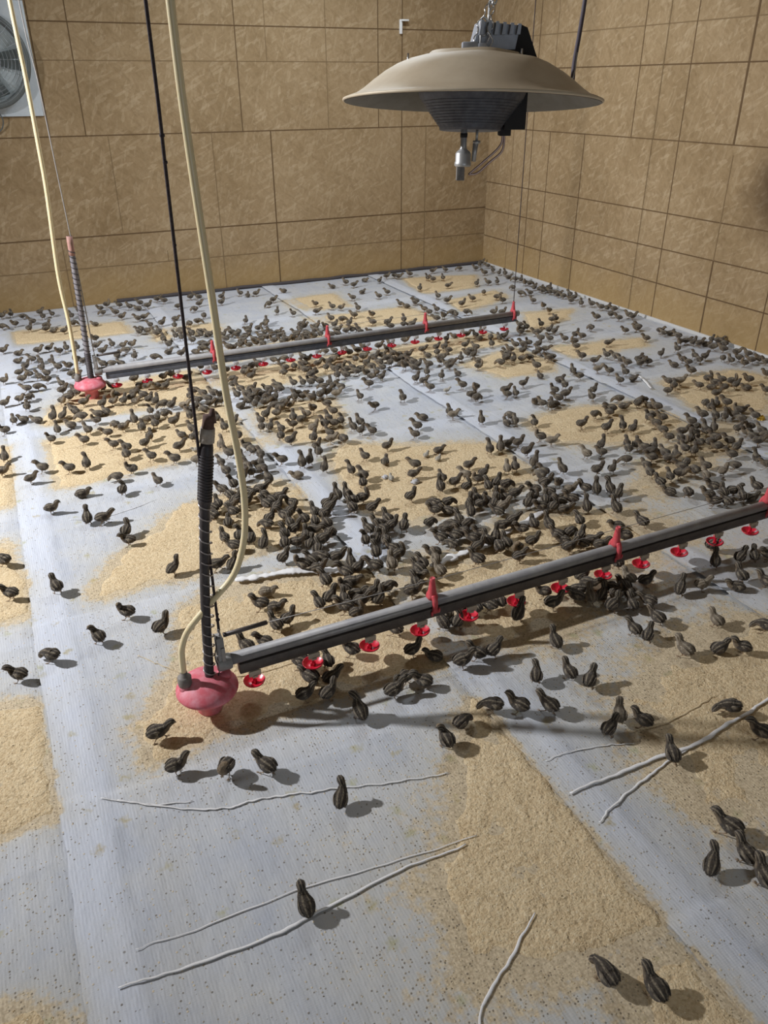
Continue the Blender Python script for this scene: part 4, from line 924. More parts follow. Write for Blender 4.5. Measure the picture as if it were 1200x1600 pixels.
NEAR_CHICKS = """
947,651,90,n|striped quail chick facing away leftward, right-hand one by bottom right feed corner
873,722,90,p|pecking striped quail chick facing away leftward, leftmost by bottom right feed corner
336,1162,90,s|upright striped quail chick facing away leftward, the only one by lower pair of white strands
1375,739,75,n|striped quail chick facing away, rightmost by lower right edge of the photo
1289,824,35,s|upright striped quail chick facing away rightward, leftmost by lower right edge of the photo
1392,810,85,n|striped quail chick facing away, third from left by lower right edge of the photo
1417,888,110,w|striped quail chick facing away leftward, second from left by lower right edge of the photo
536,1420,55,s|upright striped quail chick facing away, the only one by long white strand in the foreground
277,1657,225,b|striped quail chick facing us, third from left by foreground sheet below the regulator
386,1618,120,w|striped quail chick facing away leftward, rightmost by foreground sheet below the regulator
153,1728,355,n|striped quail chick facing right, second from left by foreground sheet below the regulator
1467,1150,65,w|striped quail chick facing away, leftmost by thick white strand at right
902,1485,85,b|striped quail chick facing away, leftmost by top of the foreground feed wedge
1768,1102,115,n|striped quail chick facing away leftward, rightmost by thick white strand at right
133,1886,355,w|striped quail chick facing right, leftmost by foreground sheet below the regulator
1370,1309,20,n|striped quail chick facing away rightward, leftmost by dusty floor left of the thick white strand
982,1527,20,p|pecking striped quail chick facing away rightward, right-hand one by top of the foreground feed wedge
1485,1293,115,n|striped quail chick facing away leftward, rightmost by dusty floor left of the thick white strand
1435,1342,55,np|pale buff quail chick, second from left by dusty floor left of the thick white strand
717,1702,90,s|striped quail chick facing away leftward, rightmost of front row by near line's second red cup
1767,1218,150,p|pecking striped quail chick facing left, second from left by thick white strand at right
1172,1504,125,n|striped chick facing away leftward, second from left by sheet edge right of the feed wedge
1101,1541,145,p|pecking striped quail chick facing left, leftmost by sheet edge right of the feed wedge
1262,1469,105,w|striped quail chick facing away leftward, rightmost by sheet edge right of the feed wedge
593,1853,5,n|striped quail chick facing away rightward, leftmost of front row by near line's second red cup
663,1829,25,n|striped quail chick, second from left of front row by near line's second red cup
858,1746,5,n|striped quail chick facing away rightward, second from left by near line's third red cup
1456,1511,35,n|striped quail chick facing away rightward, rightmost by dusty sheet below the seventh cup
962,1746,135,n|striped quail chick facing left, third from left by near line's fourth red cup
914,1788,202,w|striped quail chick facing us leftward, rightmost by near line's third red cup
700,1893,15,w|striped quail chick, third from left of front row by near line's second red cup
1313,1608,55,n|striped quail chick facing away, leftmost by dusty sheet below the seventh cup
1421,1574,85,n|striped quail chick facing away, third from left by dusty sheet below the seventh cup
640,1943,125,t|striped quail chick, second from left of back row by near line's second red cup
-234,2362,145,n|striped quail chick facing left, leftmost by crossing of sheet hems at left
1123,1762,355,n|striped chick facing right, second from left of front row by near line's fifth red cup
632,2011,135,n|striped quail chick facing left, leftmost of back row by near line's second red cup
720,1976,85,n|striped quail chick facing away, rightmost of back row by near line's second red cup
1187,1777,125,n|striped quail chick, third from left of front row by near line's fifth red cup
-126,2407,135,p|pecking striped quail chick facing left, second from left by crossing of sheet hems at left
1064,1857,140,t|crouched striped quail chick facing left, rightmost by near line's fourth red cup
1251,1770,20,n|striped quail chick facing away rightward, rightmost of front row by near line's fifth red cup
1850,1496,95,np|pale buff quail chick facing away leftward, leftmost by right edge below the twelfth cup
1006,1902,5,n|striped quail chick facing away rightward, second from left by near line's fourth red cup
814,1997,125,b|striped quail chick facing away leftward, leftmost by near line's third red cup
2038,1419,135,n|striped quail chick facing left, fourth from left by right edge below the twelfth cup
1980,1460,360,t|striped quail chick facing away rightward, third from left by right edge below the twelfth cup
492,2171,112,n|striped quail chick facing away leftward, right-hand one by near riser tube's foot
1476,1725,85,s|upright striped quail chick facing away, second from left by dusty sheet below the seventh cup
557,2171,135,n|striped quail chick facing left, second from left by anti-roost rod near the bracket
1795,1615,35,n|striped quail chick facing away rightward, third from left by bare sheet below the eighth cup
35,2455,110,b|striped quail chick facing away leftward, fourth from left by crossing of sheet hems at left
1773,1663,90,n|striped quail chick facing away leftward, second from left by bare sheet below the eighth cup
1002,2035,125,w|striped quail chick facing away leftward, leftmost by near line's fourth red cup
2208,1470,125,p|pecking striped quail chick facing away leftward, rightmost by right edge below the twelfth cup
250,2415,35,n|striped quail chick facing away rightward, leftmost by near riser tube's foot
1170,1985,100,s|striped quail chick facing away leftward, leftmost of front row by near line's fifth red cup
626,2247,105,n|striped quail chick facing away leftward, fifth from left by anti-roost rod near the bracket
1226,1971,35,b|striped quail chick, second from left of back row by near line's fifth red cup
2078,1574,85,np|pale buff quail chick facing away, second from left by right edge below the twelfth cup
1890,1676,95,w|striped quail chick facing away leftward, rightmost by bare sheet below the eighth cup
679,2261,25,n|striped quail chick facing away rightward, rightmost by anti-roost rod near the bracket
1214,2027,65,np|pale buff quail chick facing away, leftmost of back row by near line's fifth red cup
1452,1918,35,s|upright striped quail chick facing away rightward, rightmost by near line's sixth red cup
921,2185,355,b|striped quail chick facing right, leftmost of front row by wire left of first hanger
150,2562,140,b|striped quail chick facing left, rightmost by crossing of sheet hems at left
1278,2041,155,b|striped chick facing left, third from left of back row by near line's fifth red cup
1333,2024,89,p|striped quail chick facing away leftward, rightmost of back row by near line's fifth red cup
661,2345,335,n|striped quail chick facing right, fourth from left by anti-roost rod near the bracket
893,2237,145,n|striped chick, fourth from left of front row by feed behind the near pipe's left end
1801,1809,15,n|striped quail chick, third from left of front row by near line's eighth red cup
1866,1780,75,n|striped quail chick facing away, leftmost by bare sheet below the eighth cup
1383,2011,125,n|striped quail chick facing away leftward, leftmost by near line's sixth red cup
1609,1918,350,n|striped quail chick facing right, second from left by near line's seventh red cup
1936,1771,125,w|striped quail chick facing away leftward, fourth from left by bare sheet below the eighth cup
615,2396,145,n|striped quail chick facing left, leftmost by anti-roost rod near the bracket
817,2308,95,n|striped quail chick, leftmost of front row by feed behind the near pipe's left end
1437,2016,75,n|striped quail chick facing away, second from left by near line's sixth red cup
964,2243,355,n|striped chick facing right, second from left of front row by wire left of first hanger
1031,2231,40,n|striped quail chick facing away rightward, rightmost of front row by wire left of first hanger
1760,1890,65,np|pale buff quail chick facing away, leftmost of front row by near line's eighth red cup
913,2291,75,n|striped chick, third from left of front row by feed behind the near pipe's left end
1714,1918,135,n|striped quail chick facing left, third from left by near line's seventh red cup
1853,1856,200,n|striped quail chick facing us leftward, rightmost of front row by near line's eighth red cup
869,2323,35,n|striped chick, second from left of front row by feed behind the near pipe's left end
1808,1881,35,n|striped quail chick, second from left of front row by near line's eighth red cup
1910,1853,95,n|striped quail chick facing away leftward, second from left by near line's ninth red cup
1163,2206,343,n|striped quail chick facing right, leftmost of front row by near line's first red hanger
1023,2277,26,w|striped quail chick, third from left of front row by wire left of first hanger
1620,1998,145,n|striped quail chick facing left, leftmost by near line's seventh red cup
975,2311,352,t|crouched striped quail chick facing right, leftmost of back row by wire left of first hanger
-233,2886,145,n|striped quail chick facing left, right-hand one by photo's left edge below the riser's top
2104,1782,35,s|upright striped quail chick facing away rightward, leftmost by dim feed below the last cups
1750,1954,153,p|pecking striped quail chick facing left, rightmost by near line's seventh red cup
1092,2276,20,p|striped quail chick, third from left of back row by wire left of first hanger
668,2478,335,tp|crouched pale buff quail chick facing right, third from left by anti-roost rod near the bracket
1870,1910,155,n|striped chick facing left, third from left of back row by near line's eighth red cup
2316,1705,145,t|crouched striped quail chick facing left, third from left by dim feed below the last cups
2201,1764,345,np|pale buff quail chick facing right, second from left by dim feed below the last cups
-67,2844,105,n|striped quail chick facing away leftward, third from left by crossing of sheet hems at left
949,2367,125,b|striped quail chick, rightmost of front row by feed behind the near pipe's left end
2436,1670,105,n|striped quail chick facing away leftward, rightmost by dim feed below the last cups
1812,1965,309,w|striped quail chick, second from left of back row by near line's eighth red cup
1200,2254,75,n|striped chick facing away, second from left of front row by near line's first red hanger
1940,1911,95,t|striped quail chick facing away leftward, rightmost of back row by near line's eighth red cup
2029,1887,355,n|striped quail chick facing right, rightmost by near line's ninth red cup
894,2436,95,n|striped chick, third from left of middle row by feed behind the near pipe's left end
2377,1739,75,n|striped quail chick facing away, fourth from left by dim feed below the last cups
1979,1928,95,np|pale buff quail chick facing away leftward, third from left by near line's ninth red cup
992,2399,335,t|striped chick facing right, rightmost of middle row by feed behind the near pipe's left end
1822,2020,5,n|striped quail chick facing away rightward, leftmost of back row by near line's eighth red cup
1235,2297,307,n|striped quail chick, third from left of front row by near line's first red hanger
988,2456,125,n|striped chick, fourth from left of middle row by feed behind the near pipe's left end
1333,2300,95,np|pale buff chick facing away leftward, rightmost of front row by near line's first red hanger
1262,2347,105,w|striped quail chick facing away leftward, leftmost of back row by near line's first red hanger
901,2531,346,n|striped chick, second from left of middle row by feed behind the near pipe's left end
1109,2436,135,w|striped chick facing left, second from left of back row by wire left of first hanger
1048,2467,22,n|striped quail chick, second from left of front row by dense huddle behind the first hanger
372,2789,25,s|upright striped quail chick facing away rightward, leftmost by near riser tube's middle
1176,2418,75,np|pale buff quail chick facing away, rightmost of back row by wire left of first hanger
2364,1861,50,s|upright striped quail chick facing away, right-hand one by near line's eleventh red cup
851,2584,135,b|striped chick facing left, leftmost of middle row by feed behind the near pipe's left end
2014,2042,75,n|striped quail chick facing away, leftmost by near line's ninth red cup
543,2741,355,w|striped quail chick facing right, second from left by near riser tube's middle
1299,2384,95,n|striped quail chick, second from left of back row by near line's first red hanger
599,2719,45,s|upright striped quail chick facing away, fourth from left by near riser tube's middle
1038,2518,75,s|striped quail chick facing away, leftmost of front row by dense huddle behind the first hanger
898,2597,115,n|striped quail chick, leftmost of back row by feed behind the near pipe's left end
2490,1845,20,w|striped quail chick facing away rightward, leftmost by near line's twelfth red cup
1512,2309,115,n|striped quail chick, leftmost of front row by white sheet strip between first two hangers
1363,2387,75,np|pale buff quail chick facing away, rightmost of back row by near line's first red hanger
2552,1830,55,n|striped quail chick facing away, second from left by near line's twelfth red cup
-244,3161,125,p|pecking striped quail chick facing away leftward, leftmost by photo's left edge below the riser's top
2611,1811,142,n|striped quail chick facing left, rightmost by near line's twelfth red cup
1684,2253,355,n|striped chick facing right, rightmost of front row by white sheet strip between first two hangers
1004,2574,355,n|striped chick facing right, rightmost of back row by feed behind the near pipe's left end
943,2604,125,p|striped chick, second from left of back row by feed behind the near pipe's left end
804,2676,35,n|striped chick, second from left of front row by dense huddle between hose and first hanger
1242,2482,5,b|striped chick facing away rightward, rightmost of front row by dense huddle behind the first hanger
1156,2527,75,n|striped quail chick, fourth from left of front row by dense huddle behind the first hanger
1391,2460,145,t|striped chick facing left, third from left of back row by near line's first red hanger
1236,2535,125,n|striped quail chick, fifth from left of front row by dense huddle behind the first hanger
954,2670,65,n|striped chick, sixth from left of front row by dense huddle between hose and first hanger
1712,2315,202,b|striped chick, fifth from left of front row by white sheet strip between first two hangers
1913,2221,355,n|striped chick facing right, third from left of front row by wire left of second hanger
2463,1966,355,b|striped quail chick facing right, leftmost by near line's eleventh red cup
1647,2353,75,p|striped chick, third from left of front row by white sheet strip between first two hangers
2043,2176,338,n|striped quail chick facing right, leftmost by near line's second red hanger
1575,2399,9,n|striped chick, second from left of front row by white sheet strip between first two hangers
1979,2221,123,b|striped quail chick, fourth from left of front row by wire left of second hanger
642,2854,140,w|striped quail chick facing left, rightmost by near riser tube's middle
1482,2464,115,p|striped chick, second from left of front row by small huddle up-left of the largest heap
1692,2366,85,n|striped chick, fourth from left of front row by white sheet strip between first two hangers
944,2731,55,n|striped chick, fifth from left of front row by dense huddle between hose and first hanger
846,2781,75,n|striped chick, third from left of front row by dense huddle between hose and first hanger
1159,2636,75,b|striped quail chick, third from left of front row by dense huddle behind the first hanger
1923,2276,149,w|striped chick facing left, second from left of front row by wire left of second hanger
1804,2333,355,n|striped chick facing right, rightmost of back row by white sheet strip between first two hangers
2037,2225,335,n|striped quail chick facing right, rightmost of front row by wire left of second hanger
1239,2604,75,n|striped quail chick facing away, rightmost of back row by dense huddle behind the first hanger
767,2827,55,s|striped chick facing away, leftmost of front row by dense huddle between hose and first hanger
898,2767,342,n|striped chick, fourth from left of front row by dense huddle between hose and first hanger
1634,2422,89,n|striped quail chick, leftmost of back row by white sheet strip between first two hangers
1009,2740,10,w|striped quail chick, rightmost of front row by dense huddle between hose and first hanger
1586,2468,135,n|striped chick facing left, rightmost of front row by small huddle up-left of the largest heap
726,2879,65,b|striped quail chick facing away, fifth from left of front row by pale hose's lower bend
248,3105,155,n|striped quail chick facing left, rightmost by bare sheet left of the riser's middle
2179,2192,145,n|striped quail chick facing left, fourth from left by near line's second red hanger
1213,2651,55,t|striped quail chick, second from left of back row by dense huddle behind the first hanger
1464,2532,125,n|striped quail chick, leftmost of front row by small huddle up-left of the largest heap
2012,2275,34,n|striped quail chick, fourth from left of back row by wire left of second hanger
1683,2432,55,s|striped chick, second from left of back row by white sheet strip between first two hangers
1525,2519,135,n|striped chick, third from left of front row by small huddle up-left of the largest heap
626,2944,95,n|striped quail chick facing away leftward, third from left by near riser tube's middle
1930,2331,115,n|striped quail chick facing away leftward, leftmost of front row by wire left of second hanger
689,2927,65,b|striped quail chick facing away, fourth from left of front row by pale hose's lower bend
950,2804,75,n|striped chick, fourth from left of middle row by dense huddle between hose and first hanger
1992,2318,18,p|striped quail chick, third from left of back row by wire left of second hanger
868,2850,85,n|striped chick facing away, leftmost of middle row by dense huddle between hose and first hanger
1640,2492,145,n|striped chick facing left, rightmost of middle row by small huddle up-left of the largest heap
1573,2531,135,n|striped chick, fourth from left of front row by small huddle up-left of the largest heap
1052,2782,118,n|striped chick, sixth from left of middle row by dense huddle between hose and first hanger
1264,2694,115,n|striped quail chick, fourth from left of back row by dense huddle behind the first hanger
1210,2720,104,n|striped chick facing away leftward, leftmost of back row by dense huddle behind the first hanger
1821,2441,145,n|striped chick, fifth from left of back row by white sheet strip between first two hangers
1520,2584,323,w|striped chick facing right, leftmost of middle row by small huddle up-left of the largest heap
999,2834,312,w|striped chick, fifth from left of middle row by dense huddle between hose and first hanger
254,3188,65,n|striped quail chick facing away, fourth from left by bare sheet left of the riser's middle
925,2878,24,n|striped chick, third from left of middle row by dense huddle between hose and first hanger
1367,2685,55,n|striped quail chick facing away, third from left by near tip of the central feed square
1768,2499,344,p|striped chick, third from left of back row by white sheet strip between first two hangers
1566,2600,124,p|striped chick, second from left of middle row by small huddle up-left of the largest heap
1625,2575,24,p|striped chick, fourth from left of middle row by small huddle up-left of the largest heap
1325,2718,15,n|striped chick facing away rightward, second from left by near tip of the central feed square
1951,2422,85,s|upright striped quail chick facing away, leftmost of back row by wire left of second hanger
2324,2247,95,w|striped quail chick facing away leftward, rightmost by near line's second red hanger
2228,2294,155,t|crouched striped quail chick facing left, third from left by near line's second red hanger
1272,2756,125,n|striped quail chick, third from left of back row by dense huddle behind the first hanger
1486,2663,20,p|striped chick facing away rightward, fourth from left by near tip of the central feed square
827,2975,135,p|striped quail chick facing left, sixth from left of front row by pale hose's lower bend
1071,2865,95,n|striped quail chick, rightmost of middle row by dense huddle between hose and first hanger
924,2940,85,n|striped chick, second from left of middle row by dense huddle between hose and first hanger
2096,2391,75,w|striped quail chick facing away, rightmost of back row by wire left of second hanger
1914,2480,75,t|striped quail chick, second from left of front row by largest chick heap right of centre
1831,2522,5,w|striped chick, fourth from left of back row by white sheet strip between first two hangers
1613,2629,75,n|striped chick, third from left of middle row by small huddle up-left of the largest heap
1032,2907,75,w|striped chick, fifth from left of back row by dense huddle between hose and first hanger
1330,2778,95,n|striped quail chick facing away leftward, leftmost by near tip of the central feed square
683,3089,75,t|striped quail chick facing away, second from left of front row by pale hose's lower bend
991,2944,100,b|striped chick, third from left of back row by dense huddle between hose and first hanger
859,3024,35,n|striped quail chick facing away rightward, rightmost of front row by pale hose's lower bend
178,3349,355,w|striped quail chick facing right, second from left by bare sheet left of the riser's middle
114,3386,85,s|upright striped quail chick facing away, leftmost by bare sheet left of the riser's middle
628,3149,115,p|pecking striped quail chick facing away leftward, leftmost of front row by pale hose's lower bend
922,3010,125,n|striped quail chick, leftmost of back row by dense huddle between hose and first hanger
1092,2933,15,n|striped quail chick, rightmost of back row by dense huddle between hose and first hanger
1812,2619,125,w|striped quail chick facing away leftward, rightmost of front row by central feed square's right side
1703,2673,65,s|striped chick facing away, rightmost of back row by small huddle up-left of the largest heap
1061,2989,95,n|striped chick, fourth from left of back row by dense huddle between hose and first hanger
2309,2400,85,s|upright striped quail chick facing away, second from left by near line's second red hanger
2103,2505,335,w|striped chick facing right, second from left of back row by wire left of second hanger
725,3158,125,w|striped chick facing away leftward, third from left of front row by pale hose's lower bend
1562,2764,145,n|striped quail chick facing left, fifth from left by near tip of the central feed square
970,3049,20,n|striped chick, second from left of back row by dense huddle between hose and first hanger
1133,2983,20,w|striped quail chick, leftmost of front row by left corner of the central feed square
1859,2644,5,np|pale buff quail chick, fourth from left of front row by central feed square's right side
1625,2755,130,t|striped quail chick, leftmost of back row by small huddle up-left of the largest heap
1228,2945,95,n|striped chick, fourth from left of front row by left corner of the central feed square
2210,2483,65,s|striped chick, second from left of front row by right flank of the largest chick heap
2074,2549,25,b|striped quail chick, fifth from left of front row by largest chick heap right of centre
1316,2908,15,w|striped quail chick, rightmost of front row by left corner of the central feed square
649,3225,125,n|striped quail chick facing away leftward, leftmost of middle row by pale hose's lower bend
2019,2579,156,n|striped quail chick, third from left of front row by largest chick heap right of centre
-24,3549,345,n|striped quail chick facing right, leftmost by feed square left of the riser's top
924,3110,35,n|striped quail chick facing away rightward, rightmost of middle row by pale hose's lower bend
1783,2713,354,b|striped chick facing right, second from left of front row by central feed square's right side
1736,2738,55,s|upright striped quail chick facing away, leftmost of front row by central feed square's right side
1984,2623,38,n|striped chick facing away rightward, leftmost of front row by largest chick heap right of centre
731,3216,316,n|striped quail chick facing right, third from left of middle row by pale hose's lower bend
1842,2693,45,n|striped chick facing away, third from left of front row by central feed square's right side
883,3150,115,w|striped chick facing away leftward, sixth from left of middle row by pale hose's lower bend
1142,3030,15,n|striped chick, second from left of front row by left corner of the central feed square
1595,2820,121,p|pecking striped quail chick facing away leftward, rightmost by near tip of the central feed square
2770,2265,145,n|striped quail chick, second from left of front row by huddle just left of third hanger
2826,2239,95,n|striped quail chick, third from left of front row by huddle just left of third hanger
2130,2576,137,n|striped quail chick facing left, rightmost of front row by largest chick heap right of centre
683,3261,95,n|striped chick facing away leftward, second from left of middle row by pale hose's lower bend
993,3114,135,n|striped quail chick facing left, the only one by bare sheet strip right of the hose
1658,2800,5,p|striped chick, second from left of back row by small huddle up-left of the largest heap
2072,2614,57,n|striped quail chick, fourth from left of front row by largest chick heap right of centre
1260,3004,85,b|striped chick, third from left of front row by left corner of the central feed square
811,3224,15,n|striped chick facing away rightward, fifth from left of middle row by pale hose's lower bend
2190,2574,135,n|striped chick facing left, leftmost of front row by right flank of the largest chick heap
917,3176,115,n|striped chick facing away leftward, fifth from left of back row by pale hose's lower bend
1793,2768,85,n|striped quail chick facing away, leftmost of middle row by central feed square's right side
770,3255,35,n|striped chick facing away rightward, fourth from left of middle row by pale hose's lower bend
2927,2241,55,w|striped quail chick facing away, rightmost of front row by huddle just left of third hanger
2038,2665,339,b|striped quail chick facing right, leftmost of back row by largest chick heap right of centre
1846,2763,75,t|striped chick facing away, second from left of middle row by central feed square's right side
2137,2626,337,t|striped quail chick, fifth from left of back row by largest chick heap right of centre
1318,3014,355,b|striped chick, third from left of back row by left corner of the central feed square
1889,2749,65,n|striped chick facing away, third from left of middle row by central feed square's right side
2987,2229,355,t|crouched striped quail chick facing right, leftmost by near line's third red hanger
2416,2510,35,w|striped quail chick, rightmost of front row by right flank of the largest chick heap
967,3196,5,n|striped quail chick facing away rightward, rightmost of back row by pale hose's lower bend
1528,2932,20,n|striped quail chick facing away rightward, leftmost by middle of the central feed square
2805,2329,135,n|striped quail chick facing left, leftmost of front row by huddle just left of third hanger
1214,3086,90,s|striped quail chick, leftmost of back row by left corner of the central feed square
1937,2747,84,t|striped chick facing away, fourth from left of middle row by central feed square's right side
2881,2309,65,n|striped quail chick, second from left of back row by huddle just left of third hanger
1261,3077,90,s|striped chick, second from left of back row by left corner of the central feed square
902,3247,95,n|striped chick facing away leftward, fourth from left of back row by pale hose's lower bend
2734,2386,65,p|pecking striped quail chick facing away, rightmost by bare sheet left of third hanger
1991,2741,349,n|striped quail chick facing right, rightmost of middle row by central feed square's right side
756,3325,105,n|striped quail chick facing away leftward, leftmost of back row by pale hose's lower bend
2940,2300,335,n|striped quail chick facing right, rightmost of back row by huddle just left of third hanger
2141,2679,120,n|striped quail chick, third from left of back row by largest chick heap right of centre
847,3298,125,n|striped chick facing away leftward, second from left of back row by pale hose's lower bend
2350,2590,60,s|striped chick, third from left of front row by right flank of the largest chick heap
2246,2654,345,np|pale buff quail chick, leftmost of back row by right flank of the largest chick heap
2419,2573,75,s|striped chick facing away, rightmost of back row by right flank of the largest chick heap
2310,2624,115,n|striped chick, second from left of back row by right flank of the largest chick heap
2679,2451,125,t|striped quail chick facing away leftward, second from left by bare sheet left of third hanger
2093,2733,139,n|striped quail chick, second from left of back row by largest chick heap right of centre
125,3672,350,t|crouched striped quail chick facing right, right-hand one by feed square left of the riser's top
908,3307,5,w|striped chick facing away rightward, third from left of back row by pale hose's lower bend
2883,2378,125,n|striped chick facing away leftward, leftmost of back row by huddle just left of third hanger
3079,2293,95,n|striped quail chick facing away leftward, right-hand one by near line's third red hanger
306,3606,65,b|striped quail chick facing away, third from left by bare sheet left of the riser's middle
736,3403,125,n|striped quail chick facing away leftward, leftmost by near riser tube's banded top
1820,2902,15,b|striped quail chick facing away rightward, leftmost of back row by central feed square's right side
1703,2960,75,s|upright striped quail chick facing away, right-hand one by middle of the central feed square
1914,2863,75,n|striped chick facing away, second from left of back row by central feed square's right side
1999,2832,5,p|striped quail chick facing away rightward, rightmost of back row by central feed square's right side
2241,2742,215,n|striped chick facing us leftward, rightmost of back row by largest chick heap right of centre
2186,2770,350,n|striped quail chick, fourth from left of back row by largest chick heap right of centre
1971,2873,35,n|striped quail chick, third from left of back row by central feed square's right side
2695,2535,95,n|striped quail chick facing away leftward, leftmost by bare sheet left of third hanger
804,3432,95,b|striped quail chick facing away leftward, right-hand one by near riser tube's banded top
1382,3164,75,b|striped chick facing away, rightmost of back row by left corner of the central feed square
"""
